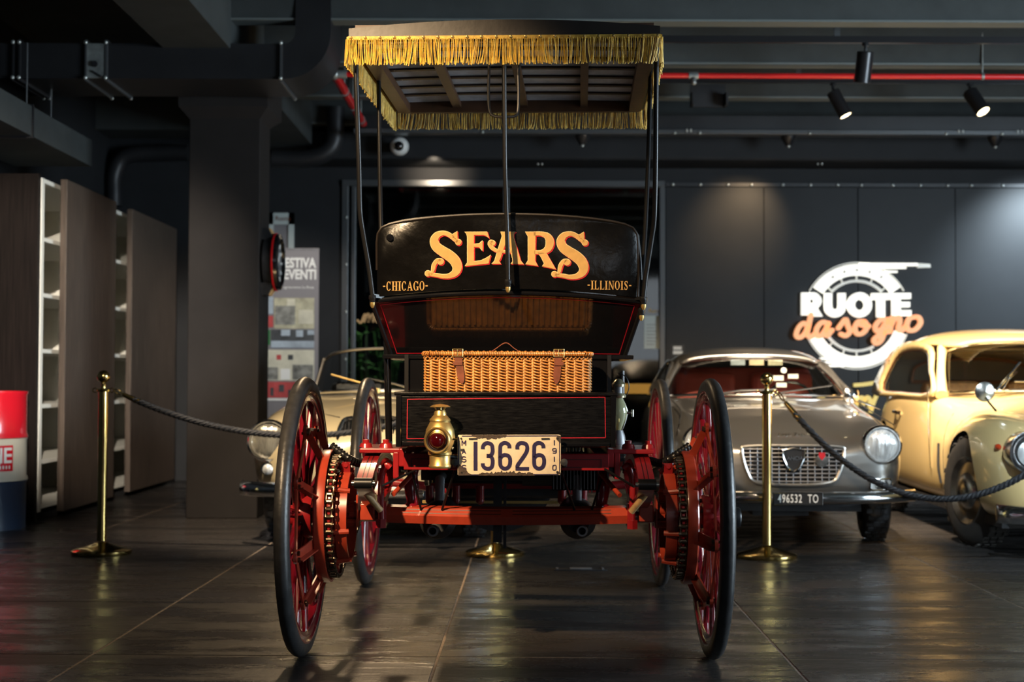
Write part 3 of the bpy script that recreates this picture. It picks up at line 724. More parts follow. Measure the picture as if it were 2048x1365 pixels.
for k in range(12):
    a = 2 * PI * k / 12; MB().box((.103, .13 * math.cos(a), .13 * math.sin(a)), (.006, .014, .03), Matrix.Rotation(a - PI / 2, 3, 'X')).build('hour_mark', 'white_print', dial, smooth=0)
MB().bar((.104, 0, 0), (.104, .05, .07), .012, .004).bar((.106, 0, 0), (.106, -.09, .05), .008, .004).build('clock_hands', 'white_print', dial, smooth=0)
for s in (1, -1):
    MB().loft([[(.0, -.11, s * .15), (.0, .11, s * .15), (.085, .11, s * .15), (.085, -.11, s * .15)], [(.0, -.08, s * .235), (.0, .08, s * .235), (.045, .08, s * .235), (.045, -.08, s * .235)]]).build('strap_lug', 'dark_iron', ck, smooth=0)
    MB().loft([[(.05, -.05, s * .185), (.05, .05, s * .185), (.088, .05, s * .175), (.088, -.05, s * .175)], [(.046, -.05, s * .236), (.046, .05, s * .236), (.05, .05, s * .236), (.05, -.05, s * .236)]]).build('lug_plate', 'wicker_pale', ck, smooth=0)

# ------------------------------------------------------------------ signs on the back wall
SY = YB - .037
def sg(u, v, off=0.0):
    p = P(1560 + u / 5.056, 500 + v / 5.056, SY); return Vector((p.x, p.y - off, p.z))
so = sg(770, 660); sgn = thing('illuminated_sign', 'round white illuminated wall sign reading RUOTE da sogno', 'sign', (so.x, SY, so.z))
def sm(off): return lambda u, v: sg(u, v, off) - sgn.location
TH = Vector((0, .03, 0))
def arc_poly(mb, r0, r1, a0, a1, off, th, n=36):
    f = sm(off); prev = None
    for i in range(n):
        b0 = a0 + (a1 - a0) * i / n; b1 = a0 + (a1 - a0) * (i + 1) / n
        mb.prism([(770 + r * math.cos(b), 670 - r * math.sin(b)) for r, b in ((r0, b0), (r1, b0), (r1, b1), (r0, b1))], f, th)
def arc_obj(name, m, par, *a):
    mb = MB(); arc_poly(mb, *a); mb.weld = True; return mb.build(name, m, par, smooth=0)
ring = arc_obj('sign_ring', 'sign_white', sgn, 408, 522, R(33.5), R(146.5), .035, TH, 40)
ring2 = arc_obj('sign_ring', 'sign_white', sgn, 408, 522, R(207), R(339), .035, TH, 44)
arc_obj('sign_inner_ring', 'sign_white_dim', sgn, 340, 366, R(44), R(136), .03, TH, 26); arc_obj('sign_inner_ring', 'sign_white_dim', sgn, 340, 366, R(215), R(299), .03, TH, 26)
arc_obj('sign_outer_line', 'sign_white_dim', sgn, 534, 544, R(28), R(152), .03, TH, 40); arc_obj('sign_outer_line', 'sign_white_dim', sgn, 534, 544, R(205), R(340), .03, TH, 40)
for a in (45, 67, 90, 113, 135, 228, 250, 270, 293): arc_obj('sign_tick', 'sign_white_dim', sgn, 366, 408, R(a - .9), R(a + .9), .03, TH, 1)
for a in (58, 74, 90, 106, 122):
    c_ = (770 + 462 * math.cos(R(a)), 670 - 462 * math.sin(R(a)))
    MB().prism([(c_[0] + (20 if k % 2 == 0 else 8) * math.sin(PI * k / 5), c_[1] - (20 if k % 2 == 0 else 8) * math.cos(PI * k / 5)) for k in range(10)], sm(.037), (0, .001, 0)).build('sign_star', 'wall_panel', ring, smooth=0)
wg = [(790, 132, 1385, 166), (968, 172, 1270, 194), (1045, 210, 1180, 234), (310, 1128, 600, 1150), (310, 1160, 640, 1186), (390, 1092, 520, 1112)]
for a, b, c_, d_ in wg: MB().prism([(a, b), (c_, b + 4), (c_, d_), (a + 30, d_)], sm(.03), TH).build('sign_wing', 'sign_white', sgn, smooth=0)
MB().prism([(1385, 138), (1510, 146), (1516, 180), (1385, 184)], sm(.03), TH).build('sign_wing', 'sign_white_dim', sgn, smooth=0)
TL = Vector((0, .055, 0)); fR = sm(.06)
L = MB().prism([(208, 436), (294, 436), (294, 664), (208, 664)], fR, TL).ribbon([(285, 470, 66), (340, 470, 66), (372, 518, 74), (345, 568, 66), (285, 574, 66)], 0, fR, TL).prism([(292, 600), (362, 585), (420, 676), (334, 676)], fR, TL); L.build('sign_letter', 'sign_white', sgn, smooth=0)
MB().ribbon([(478, 440, 74), (478, 580, 76), (498, 626, 78), (546, 646, 80), (594, 626, 78), (614, 580, 76), (614, 440, 74)], 0, fR, TL).build('sign_letter', 'sign_white', sgn, smooth=0)
MB().ribbon([(793 + 86 * math.cos(t * PI / 8), 560 + 90 * math.sin(t * PI / 8), 74) for t in range(16)], 0, fR, TL, 3, True, True).build('sign_letter', 'sign_white', sgn, smooth=0)
MB().prism([(914, 442), (1104, 442), (1104, 508), (1048, 508), (1048, 684), (968, 684), (968, 508), (914, 508)], fR, TL).build('sign_letter', 'sign_white', sgn, smooth=0)
MB().prism([(1122, 440), (1308, 440), (1308, 498), (1204, 498), (1204, 530), (1298, 530), (1298, 582), (1204, 582), (1204, 614), (1312, 614), (1312, 672), (1122, 672)], fR, TL).build('sign_letter', 'sign_white', sgn, smooth=0)
fo = sm(.085); TO = Vector((0, .05, 0))
scripts = [[[(268, 770), (222, 745), (172, 795), (150, 868), (188, 890), (240, 845), (272, 765)], [(298, 662), (278, 760), (262, 850), (292, 885), (335, 855)]],
           [[(478, 752), (415, 735), (362, 790), (352, 858), (392, 876), (440, 820), (475, 745)], [(472, 755), (448, 830), (462, 872), (510, 815)]],
           [[(575, 795), (612, 745), (650, 708), (672, 775), (690, 830), (650, 872), (600, 855)]],
           [[(830, 728), (775, 730), (742, 790), (760, 850), (815, 848), (862, 790), (840, 732), (800, 760), (880, 775)]],
           [[(1062, 712), (1000, 712), (950, 770), (955, 820), (1000, 815), (1058, 735)], [(1072, 705), (1045, 800), (1010, 910), (960, 950), (932, 915), (980, 870), (1090, 820)]],
           [[(1118, 690), (1105, 760), (1092, 832)], [(1105, 765), (1140, 705), (1185, 692), (1192, 740), (1178, 800), (1210, 820), (1250, 780)]],
           [[(1350, 682), (1290, 700), (1262, 770), (1290, 818), (1350, 808), (1400, 745), (1385, 690), (1345, 682)]]]
for g_ in scripts:
    mb = MB()
    for s in g_: mb.ribbon(s, 46, fo, TO, 5); mb.disc2(s[0][:2], 23, fo, TO); mb.disc2(s[-1][:2], 23, fo, TO)
    mb.build('sign_script_letter', 'sign_orange', sgn, smooth=0)
me = text_mesh('Vintage Dreams', 46, ext=.3)
for v in me.vertices:
    a = R(272) + v.co.x / 462.0; r = 462 - v.co.y
    q = sg(770 + r * math.cos(a), 670 - r * math.sin(a), .038 + v.co.z * .001) - sgn.location; v.co = q
me.materials.append(M['sign_grey']); o = bpy.data.objects.new('sign_small_lettering', me); COL.objects.link(o); o.parent = ring
# yellow handwritten sign, partly behind the cars
ys = thing('script_sign', 'yellow handwritten script sign on the wall behind the silver car', 'sign', (P(1700, 790, SY).x, SY, P(1700, 790, SY).z))
def yf(u, v): p = P(u, v, SY); return Vector((p.x, p.y - .03, p.z)) - ys.location
for s in ([(1764, 752), (1757, 778), (1746, 806), (1740, 826)], [(1706, 771), (1730, 769), (1762, 764)], [(1636, 800), (1648, 778), (1664, 768), (1660, 782), (1644, 796), (1652, 812)],
          [(1700, 812), (1706, 798), (1712, 796), (1712, 812)], [(1712, 808), (1720, 796), (1726, 798), (1725, 812)], [(1725, 808), (1733, 795), (1739, 800), (1738, 814), (1746, 816)]):
    MB().ribbon(s, 7.5, yf, (0, .03, 0), 5).build('script_stroke', 'sign_yellow', ys, smooth=0)
# notices on and beside the glass
def notice(name, label, px0, py0, px1, py1, d, m, cat='notice'):
    a = P(px0, py0, d); b = P(px1, py1, d)
    t = MB().bb(-(b.x - a.x) / 2, (b.x - a.x) / 2, -.004, 0, 0, a.z - b.z).build(name, m, smooth=0, loc=((a.x + b.x) / 2, d, b.z)); tag(t, label, cat); return t, (b.x - a.x) / 2, a.z - b.z
n1, w_, h_ = notice('paper_notice', 'pale paper notice on the glass left of the silver car', 1288, 632, 1322, 698, YB + .027, 'paper')
for k in range(7): MB().bb(-w_ * .7, w_ * (.2 + .5 * ((k * 7) % 5) / 5), -.006, -.004, h_ * (.12 + .1 * k), h_ * (.14 + .1 * k)).build('printed_line', 'banner_grey', n1, smooth=0)
n2, w_, h_ = notice('glass_sticker', 'yellow tape strip on the glass behind the red front wheel', 1240, 768, 1328, 788, YB + .027, 'yellow_tape', 'tape')
n3, w_, h_ = notice('door_plate', 'small black plate with white lettering beside the glass', 1343, 690, 1368, 712, YB - .037, 'plate_black', 'plate')
MB().bb(-w_ * .75, w_ * .75, -.006, -.004, h_ * .15, h_ * .45).bb(-w_ * .7, w_ * .6, -.006, -.004, h_ * .55, h_ * .85).build('printed_line', 'white_print', n3, smooth=0)
yo = thing('glass_lettering', 'small orange script lettering on the glass above the paper notice', 'lettering', (P(1312, 622, YB + .026).x, YB + .026, P(1312, 622, YB).z))
text_obj('script_word', 'Ruote', .06, 'yellow_tape', yo, (0, -.002, 0), ext=.0008)
ms = thing('window_lettering', 'pale script letters on the dark glass beside the carriage', 'lettering', (P(737, 637, YB + .026).x, YB + .026, P(737, 637, YB).z))
def mf(u, v): p = P(u, v, YB + .026); return Vector((p.x, p.y - .002, p.z)) - ms.location
for s in ([(714, 640), (722, 646), (728, 632), (731, 628)], [(728, 645), (734, 630), (738, 630), (737, 645)], [(737, 643), (744, 630), (748, 631), (746, 645)], [(765, 632), (755, 632), (752, 642), (760, 645), (766, 632), (766, 646)]):
    MB().ribbon(s, 4.2, mf, (0, .0015, 0), 5).build('script_stroke', 'wicker_pale', ms, smooth=0)
# floor socket cover
fp = P(1160, 1138, 7.2)
fs = thing('floor_socket', 'flat metal floor socket cover set into the dark tiles', 'socket', (P(1160, 1138, 7.2).x, 7.2, 0))
MB().bb(-.135, .135, -.035, .035, 0, .006).build('cover_plate', 'dark_iron', fs, smooth=0, bevel=.002)
MB().bb(-.05, .06, -.02, .03, .006, .009).build('cover_flap', 'alu', fs, smooth=0)
MB().bb(-.12, -.11, -.03, .03, .006, .010).bb(.11, .12, -.03, .03, .006, .010).build('cover_rim', 'alu', fs, smooth=0)

# ================================================================== the motor buggy (own frame: x right, y forward, z up)
bg = thing('motor_buggy', 'antique black and red motor buggy with gold-fringed canopy and spoked wheels', 'motor buggy', BO, -BA)
WR, WZ = 0.4825, 0.4825
YFW = 1.73
# ---- wheels
def ringprof(pts, mb=None, n=64, o=(0, 0, 0)):
    return (mb or MB()).lathe(pts, o, (1, 0, 0), n, True)
tyre_me = ringprof([(WR - .050, -.018), (WR - .046, -.0235), (WR - .030, -.0255), (WR - .012, -.021), (WR - .003, -.011), (WR, 0), (WR - .003, .011), (WR - .012, .021), (WR - .030, .0255), (WR - .046, .0235), (WR - .050, .018)], n=72).mesh('tyre'); tyre_me.materials.append(M['rubber'])
rim_me = ringprof([(WR - .086, -.013), (WR - .080, -.018), (WR - .056, -.018), (WR - .052, -.024), (WR - .045, -.024), (WR - .045, .024), (WR - .052, .024), (WR - .056, .018), (WR - .080, .018), (WR - .086, .013)], n=72).mesh('wheel_rim'); rim_me.materials.append(M['crimson'])
sp = MB(); secs = []
for t, a, b in ((.05, .011, .024), (.10, .013, .021), (.18, .016, .017), (.30, .0155, .0145), (.404, .013, .0125)):
    secs.append([(b * .85 * math.cos(k * PI / 5) - .014 * (1 - t / .4), a * math.sin(k * PI / 5), t) for k in range(10)])
sp.loft(secs); spoke_me = sp.mesh('spoke'); spoke_me.materials.append(M['crimson'])
hub_me = MB().lathe([(0, -.075), (.030, -.075), (.034, -.06), (.040, -.035), (.074, -.032), (.078, -.024), (.078, .006), (.072, .012), (.040, .016), (.035, .05), (.030, .072), (0, .072)], (0, 0, 0), (1, 0, 0), 32).mesh('hub'); hub_me.materials.append(M['red'])
cap_me = MB().lathe([(0, 0), (.036, 0), (.036, .026), (.030, .034), (0, .036)], (0, 0, 0), (1, 0, 0), 20).mesh('hub_cap'); cap_me.materials.append(M['black_iron'])
hb_me = MB().lathe([(0, 0), (.007, 0), (.007, .007), (0, .008)], (0, 0, 0), (1, 0, 0), 6).mesh('hub_bolt'); hb_me.materials.append(M['dark_iron'])
def inst(name, me, parent, loc=(0, 0, 0), rot=(0, 0, 0), scale=None):
    o = bpy.data.objects.new(name, me); COL.objects.link(o); o.parent = parent; o.location = loc; o.rotation_euler = rot
    if scale: o.scale = scale
    return o
def wheel(name, x, y, phase):
    r = inst(name, rim_me, bg, (x, y, WZ)); s = 1 if x > 0 else -1
    inst('tyre', tyre_me, r)
    for k in range(14): inst('spoke', spoke_me, r, rot=(phase + 2 * PI * k / 14, 0, 0), scale=(-s, 1, 1))
    inst('hub', hub_me, r, scale=(s, 1, 1)); inst('hub_cap', cap_me, r, (s * .07, 0, 0), (0, 0, 0 if s > 0 else PI))
    for k in range(7):
        a = 2 * PI * k / 7; inst('hub_bolt', hb_me, r, (-s * .032, .06 * math.cos(a), .06 * math.sin(a)), (0, 0, PI if s > 0 else 0))
    return r
wheel('rear_wheel', -.704, 0, .1); wheel('rear_wheel', .704, 0, .3)
wheel('front_wheel', -.688, YFW, .2); wheel('front_wheel', .686, YFW, .05)
# ---- sprocket, brace ring and brake drum of each rear wheel
def drive(s, ph):
    X = lambda v: s * v                                    # v = distance from the centre line
    br = MB(); n = 8; rr = .312
    pt = [Vector((X(.684), rr * math.cos(ph + 2 * PI * k / n), rr * math.sin(ph + 2 * PI * k / n))) for k in range(n)]
    for k in range(n): br.bar(pt[k], pt[(k + 1) % n], .030, .006, (1, 0, 0))
    for p in pt: br.cyl(p - Vector((.006, 0, 0)), p + Vector((.006, 0, 0)), .024, n=12)
    root = br.build('brace_ring', 'red_orange', bg, smooth=30, loc=(0, 0, WZ))
    for k in range(n):
        a = ph + 2 * PI * k / n; p = pt[k]; q = Vector((X(.640), .216 * math.cos(a), .216 * math.sin(a))); d = (q - p).normalized()
        tn = Vector((0, -math.sin(a), math.cos(a)))
        m_ = MB(); m_.bar(p + d * .005, q, .034, .005, (1, 0, 0)); m_.bar(p + d * .005 + tn * .017 - Vector((X(.010), 0, 0)), q + tn * .017 - Vector((X(.010), 0, 0)), .005, .024, (1, 0, 0))
        m_.build('brace_arm', 'red_orange', root, smooth=0)
        bm_ = MB()
        for e in (-.012, .012):
            c_ = p + tn * e; bm_.cyl(c_ - Vector((X(.012), 0, 0)), c_ + Vector((X(.012), 0, 0)), .0055, n=6); bm_.cyl(c_ - Vector((X(.014), 0, 0)), c_ - Vector((X(.006), 0, 0)), .009, n=6)
        bm_.build('brace_bolt', 'chain_steel', root, smooth=0)
    dk = MB().lathe([(.10, s * .634), (.212, s * .634), (.220, s * .604), (.228, s * .604), (.230, s * .610), (.229, s * .636), (.224, s * .641), (.10, s * .641)], (0, 0, 0), (1, 0, 0), 56, True)
    disc = dk.build('outer_drum', 'red_orange', bg, smooth=35, loc=(0, 0, WZ))
    teeth = 50; sk = []
    for k in range(teeth):
        a = 2 * PI * k / teeth; da = 2 * PI / teeth
        for f_, r_ in ((-.30, .196), (-.12, .208), (.12, .208), (.30, .196)): sk.append((r_ * math.cos(a + f_ * da), r_ * math.sin(a + f_ * da)))
    m_ = MB(); nn = len(sk); inner = [(.150 * math.cos(2 * PI * i / nn), .150 * math.sin(2 * PI * i / nn)) for i in range(nn)]
    rings = [[(X(x_), p[0], p[1]) for p in q] for x_, q in ((.586, inner), (.586, sk), (.594, sk), (.594, inner))]
    m_.loft(rings + [rings[0]], True, False)
    spk = m_.build('sprocket', 'red', bg, smooth=30, loc=(0, 0, WZ))
    for k in range(6):
        a = .4 + PI * k / 3; MB().cyl((X(.578), .172 * math.cos(a), .172 * math.sin(a)), (X(.640), .172 * math.cos(a), .172 * math.sin(a)), .012, n=10).build('sprocket_stud', 'red_orange', spk)
    dm = MB().lathe([(.148, s * .538), (.158, s * .538), (.158, s * .576), (.148, s * .576)], (0, 0, 0), (1, 0, 0), 48, True)
    drum = dm.build('brake_band', 'red_orange', bg, smooth=35, loc=(0, 0, WZ))
    MB().lathe([(.045, s * .581), (.150, s * .581), (.150, s * .570), (.045, s * .570)], (0, 0, 0), (1, 0, 0), 40, True).build('brake_drum', 'crimson', drum, smooth=35)
    for k in range(7):
        a = .7 + 2 * PI * k / 7; MB().cyl((X(.530), .157 * math.cos(a), .157 * math.sin(a)), (X(.580), .166 * math.cos(a), .166 * math.sin(a)), .009, n=8).build('band_rivet', 'red_orange', drum)
    MB().bar((X(.555), .02, .155), (X(.555), .03, .185), .03, .03).bar((X(.555), -.03, .155), (X(.555), -.04, .185), .03, .02).cyl((X(.555), -.05, .178), (X(.555), .05, .178), .008).build('band_clamp', 'red', drum, smooth=30)
    # chain
    ch = MB().cyl((X(.56), .95, .06), (X(.61), .95, .06), .045, n=20).build('drive_chain', 'chain_steel', bg, loc=(0, 0, WZ))
    r1, r2, C2 = .2065, .052, Vector((.95, .06)); D = C2.length; base = math.atan2(C2.y, C2.x); al = math.acos((r1 - r2) / D)
    path = []
    a0 = base + al; a1 = base - al + 2 * PI
    for i in range(161): a = a0 + (a1 - a0) * i / 160; path.append(Vector((r1 * math.cos(a), r1 * math.sin(a))))
    for i in range(41): a = base - al + 2 * al * i / 40; path.append(C2 + Vector((r2 * math.cos(a), r2 * math.sin(a))))
    path.append(path[0].copy()); L = [0]
    for i in range(1, len(path)): L.append(L[-1] + (path[i] - path[i - 1]).length)
    nl = int(round(L[-1] / .0254 / 2)) * 2
    def at(t):
        t = (t % 1.0) * L[-1]
        for i in range(1, len(L)):
            if L[i] >= t: u = (t - L[i - 1]) / max(1e-9, L[i] - L[i - 1]); return path[i - 1].lerp(path[i], u)
        return path[-1]
    mes = []
    for w_ in (.0085, .0115):
        k_ = MB()
        for e in (-1, 1):
            ol = [(-.0127 - .0085 * math.cos(t), .0085 * math.sin(t)) for t in (-PI / 2, -PI / 4, 0, PI / 4, PI / 2)] + [(0, .0055)] + [(.0127 + .0085 * math.cos(t), .0085 * math.sin(t)) for t in (PI / 2, PI / 4, 0, -PI / 4, -PI / 2)] + [(0, -.0055)]
            k_.prism(ol, lambda a, b: (e * w_, a, b), (e * .0026, 0, 0))
        if w_ < .01:
            for e in (-1, 1): k_.cyl((-.0085, e * .0127, 0), (.0085, e * .0127, 0), .0075, n=10)
        else:
            for e in (-1, 1): k_.cyl((-.0165, e * .0127, 0), (.0165, e * .0127, 0), .0035, n=8)
        me_ = k_.mesh('chain_link', 30); me_.materials.append(M['chain_steel']); mes.append(me_)
    for k in range(nl):
        p, q = at(k / nl), at((k + 1) / nl); c_ = (p + q) / 2; an = math.atan2(q.y - p.y, q.x - p.x)
        inst('chain_link', mes[k % 2], ch, (X(.590), c_.x, c_.y), (an, 0, 0))
drive(-1, .35); drive(1, .2)
# ---- axles
ra = MB(); secs = []
for i in range(13):
    x = -.44 + .88 * i / 12; dz = -.008 * (1 - (x / .44) ** 2) + WZ
    secs.append([(x, -.014, dz + .034), (x, .020, dz + .040), (x, .034, dz), (x, .020, dz - .022), (x, -.022, dz - .020), (x, -.032, dz + .008)])
ra.loft(secs); axle = ra.build('rear_axle', 'red_orange', bg, smooth=20)
for s in (-1, 1):
    MB().cyl((s * .44, 0, WZ), (s * .71, 0, WZ), .020, n=16).build('axle_stub', 'red', axle)
    m_ = MB().bb(s * .435, s * .415, -.04, .04, WZ - .035, WZ + .05); m_.build('axle_collar', 'red', axle, smooth=0, bevel=.004)
    m_ = MB().bb(s * .455, s * .505, -.045, .035, WZ - .012, WZ + .045); m_.build('spring_seat', 'red_orange', axle, smooth=0, bevel=.004)
    m_ = MB().bb(s * .512, s * .518, -.05, .03, WZ - .035, WZ + .075).cyl((s * .52, -.02, WZ + .025), (s * .57, -.02, WZ + .025), .016).cyl((s * .51, -.02, WZ - .022), (s * .57, -.02, WZ - .022), .014).bb(s * .52, s * .545, -.03, .03, WZ + .0, WZ + .05)
    m_.build('brake_lever', 'red_orange', axle, smooth=30)
    # side panels of black pin striping on the axle
for x0, x1 in ((-.36, -.02), (.02, .36)):
    m_ = MB()
    for dz in (.016, .027):
        pts = [BO * 0 + Vector((x0 + (x1 - x0) * i / 8, 0, 0)) for i in range(9)]
        for i in range(8):
            a, b = pts[i].x, pts[i + 1].x
            za = -.008 * (1 - (a / .44) ** 2) + WZ; zb = -.008 * (1 - (b / .44) ** 2) + WZ; yy = -.032 + (dz - .008) / .026 * .018 - .0006
            m_.add([(a, yy, za + dz), (b, yy, zb + dz), (b, yy + .001, zb + dz + .0022), (a, yy + .001, za + dz + .0022)], [(0, 1, 2, 3)])
    m_.build('pinstripe', 'pin_black', axle, smooth=0)
MB().tube([(-.62, YFW, WZ), (-.3, YFW, WZ - .04), (.3, YFW, WZ - .04), (.62, YFW, WZ)], .022, 12).build('front_axle', 'red', bg)
# ---- full elliptic springs
def spring(x, y0, half, zt, zb, n=4, wd=.052):
    root = None; eye = (zt + zb) / 2 + .01
    for up in (1, -1):
        for k in range(n):
            hl = half * (1 - .17 * k); top = []; secs = []
            for i in range(17):
                u = -1 + 2 * i / 16; y = y0 + hl * u; t = (y - y0) / half
                base = (zt if up > 0 else zb); z = eye + (base - eye) * (1 - abs(t) ** 2.0)
                z -= up * k * .0075
                th = .0065
                secs.append([(x - wd / 2, y, z - th / 2), (x + wd / 2, y, z - th / 2), (x + wd / 2, y, z + th / 2), (x - wd / 2, y, z + th / 2)])
            o = MB().loft(secs).build('leaf_spring' if root is None else 'spring_leaf', 'red', bg if root is None else root, smooth=30)
            if root is None: root = o
    for e in (-1, 1):
        y = y0 + e * half
        MB().cyl((x - wd / 2 - .002, y, eye), (x + wd / 2 + .002, y, eye), .018, n=16).build('spring_eye', 'black_iron', root)
        MB().cyl((x - wd / 2 - .012, y, eye), (x + wd / 2 + .012, y, eye), .008, n=10).build('eye_bolt', 'chrome_dull', root)
        for dx in (-.007, .007):
            m_ = MB(); q = []
            for i in range(9):
                t = .12 + .82 * i / 8; z = eye + (zt - eye) * (1 - t ** 2) + .0042; q.append((x + dx, y0 + e * half * t, z))
            for a, b in zip(q[:-1], q[1:]): m_.add([(a[0] - .0013, a[1], a[2]), (a[0] + .0013, a[1], a[2]), (b[0] + .0013, b[1], b[2]), (b[0] - .0013, b[1], b[2])], [(0, 1, 2, 3)])
            m_.build('pinstripe', 'pin_black', root, smooth=0)
    return root
for s in (-1, 1):
    spring(s * .458, .06, .41, .705, .515)
    spring(s * .458, YFW - .06, .41, .705, .515)
    # perch, U bolts and nuts
    m_ = MB().bb(s * .50, s * .36, -.12, .20, .706, .722).bb(s * .385, s * .365, -.12, .12, .62, .71).bb(s * .365, s * .34, -.12, 1.95, .66, .722)
    pc = m_.build('spring_perch', 'red', bg, smooth=0, bevel=.004)
    for x in (.487, .418): MB().lathe([(0, 0), (.024, 0), (.020, .012), (.012, .016), (.012, .026), (0, .028)], (s * x, -.03, .722), n=10).build('perch_nut', 'red', pc)
    MB().bb(s * .375, s * .345, -.10, .02, .64, .705).build('perch_block', 'black_iron', pc, smooth=0, bevel=.003)
    MB().tube(smoothpath([(s * .40, -.06, WZ + .17), (s * .415, -.06, WZ + .18), (s * .43, -.06, WZ + .13), (s * .43, -.06, WZ + .03), (s * .428, -.06, WZ - .03)], 5), .0115, 10).cyl((s * .43, -.06, WZ - .035), (s * .43, -.06, WZ - .005), .020, n=6).build('spring_clip', 'red', pc)
    MB().cyl((s * .475, -.26, .60), (s * .415, -.22, .52), .011, n=10).build('shackle_strut', 'wicker_pale', pc)
    MB().cyl((s * .30, .1, .66), (s * .385, -.1, .565), .0085, n=10).build('radius_rod', 'red_orange', pc)
    # ribbed cable hose from the chain to the frame
    pa = smoothpath([BL(664 if s < 0 else 1378, 893, .03), BL(695 if s < 0 else 1344, 916, .0), BL(718 if s < 0 else 1322, 927, .05), BL(742 if s < 0 else 1300, 922, .12)], 12)
    MB().tube(pa, [.0125 if i % 2 else .0155 for i in range(len(pa))], 10).build('cable_hose', 'black_iron', bg)
# ---- frame
fy = -.16
cm = MB().bb(-.345, .345, fy, fy + .05, .652, .708).build('frame_crossmember', 'red', bg, smooth=0, bevel=.003)
for x0, x1 in ((-.32, -.16), (.175, .32)):
    m_ = MB()
    for a, b, c_, d_ in ((x0, x1, .688, .690), (x0, x1, .662, .664), (x0, x0 + .002, .662, .69), (x1 - .002, x1, .662, .69)): m_.bb(a, b, fy - .001, fy, c_, d_)
    m_.build('pinstripe', 'pin_black', cm, smooth=0)
for s in (-1, 1): MB().bb(s * .345, s * .30, fy + .05, 1.95, .655, .705).build('frame_rail', 'red', bg, smooth=0, bevel=.003)
MB().bb(-.345, .345, 1.86, 1.92, .655, .705).build('frame_crossmember', 'red', bg, smooth=0, bevel=.003)
def rod(name, pts, r, m='black_iron'): return MB().tube([BL(*p) for p in pts], r, 8).build(name, m, bg)
for pts in ([(822, 936, -.14), (842, 1020, -.02)], [(910, 940, -.14), (884, 1020, -.02)], [(1122, 945, -.14), (1149, 1020, -.02)], [(1203, 960, .02), (1184, 1020, -.02)],
            [(845, 934, -.12), (765, 972, -.30)], [(1195, 930, -.12), (1268, 974, -.30)]): rod('brace_rod', pts, .0042)
# ---- engine and exhaust
eng = MB().bb(-.22, .20, .55, 1.05, .50, .66).build('engine_block', 'dark_iron', bg, smooth=0, bevel=.01)
MB().cyl((.05, .5, .585), (.34, .5, .585), .034, n=16).build('cross_tube', 'dark_iron', eng)
MB().cyl((-.33, .42, .60), (.36, .42, .60), .024, n=14).build('counter_shaft', 'dark_iron', eng)
for s in (-1, 1):
    cy = MB().cyl((s * .22, .75, .60), (s * .34, .75, .60), .07, n=24).build('engine_cylinder', 'dark_iron', eng)
    for k in range(8): MB().lathe([(.06, 0), (.095, 0), (.095, .004), (.06, .004)], (s * (.225 + .014 * k), .75, .60), (1, 0, 0), 24, True).build('cooling_fin', 'alu', cy, smooth=0)
fin = MB().bb(.16, .37, .30, .302, .55, .66).build('radiator_core', 'dark_void', bg, smooth=0)
for k in range(16): MB().bb(.165 + .0125 * k, .168 + .0125 * k, .285, .30, .555, .655).build('radiator_fin', 'alu', fin, smooth=0)
MB().lathe([(0, .0), (.215, 0), (.215, .05), (.19, .055), (0, .055)], (-.04, .66, .575), (0, 1, 0), 48).build('flywheel', 'dark_iron', bg)
MB().bb(-.05, -.02, .10, .14, .38, .66).bb(-.014, -.004, .10, .14, .36, .66).build('support_post', 'dark_iron', bg, smooth=0)
for s, px, py in ((-1, 866, 1062), (1, 1164, 1062)):
    c_ = BL(px, py, .12)
    mf_ = MB().lathe([(0, 0), (.04, 0), (.062, .02), (.066, .03), (.066, .34), (.05, .37), (0, .37)], (c_.x + .012 * -s, .16, c_.z + .028), (0, 1, 0), 28).build('exhaust_muffler', 'dark_iron', bg)
    MB().lathe([(.013, 0), (.0185, 0), (.021, .01), (.0205, .08), (.013, .08)], (c_.x, .10, c_.z), (0, 1, 0), 20, True).build('tail_pipe', 'alu', mf_)
    MB().tube([(c_.x + .012 * -s, .30, c_.z + .08), (c_.x + .012 * -s, .30, c_.z + .17), (s * .25, .5, .60)], .018, 10).build('exhaust_elbow', 'alu', mf_)
MB().bb(-.34, .30, .60, .62, .475, .485).build('undertray_edge', 'brass_satin', bg, smooth=0)
for x in (-.30, -.20, -.11, .20, .28): MB().cyl((x, .45, .50), (x, .45, .555), .016, n=12).ball((x, .45, .5), .017, 10, 6).build('grease_cup', 'red', bg)
for s in (-1, 1): MB().tube(smoothpath([(s * .33, .05, .64), (s * .335, .04, .58), (s * .33, .03, .52), (s * .34, .02, .50)], 4), [.02, .018, .02, .024, .026, .024, .022, .02, .022, .024, .026, .024, .02][:13], 12).build('frame_strut', 'crimson', bg)
MB().bb(-.30, .30, .5, .515, .54, .56).build('brake_shaft', 'red', bg, smooth=0)
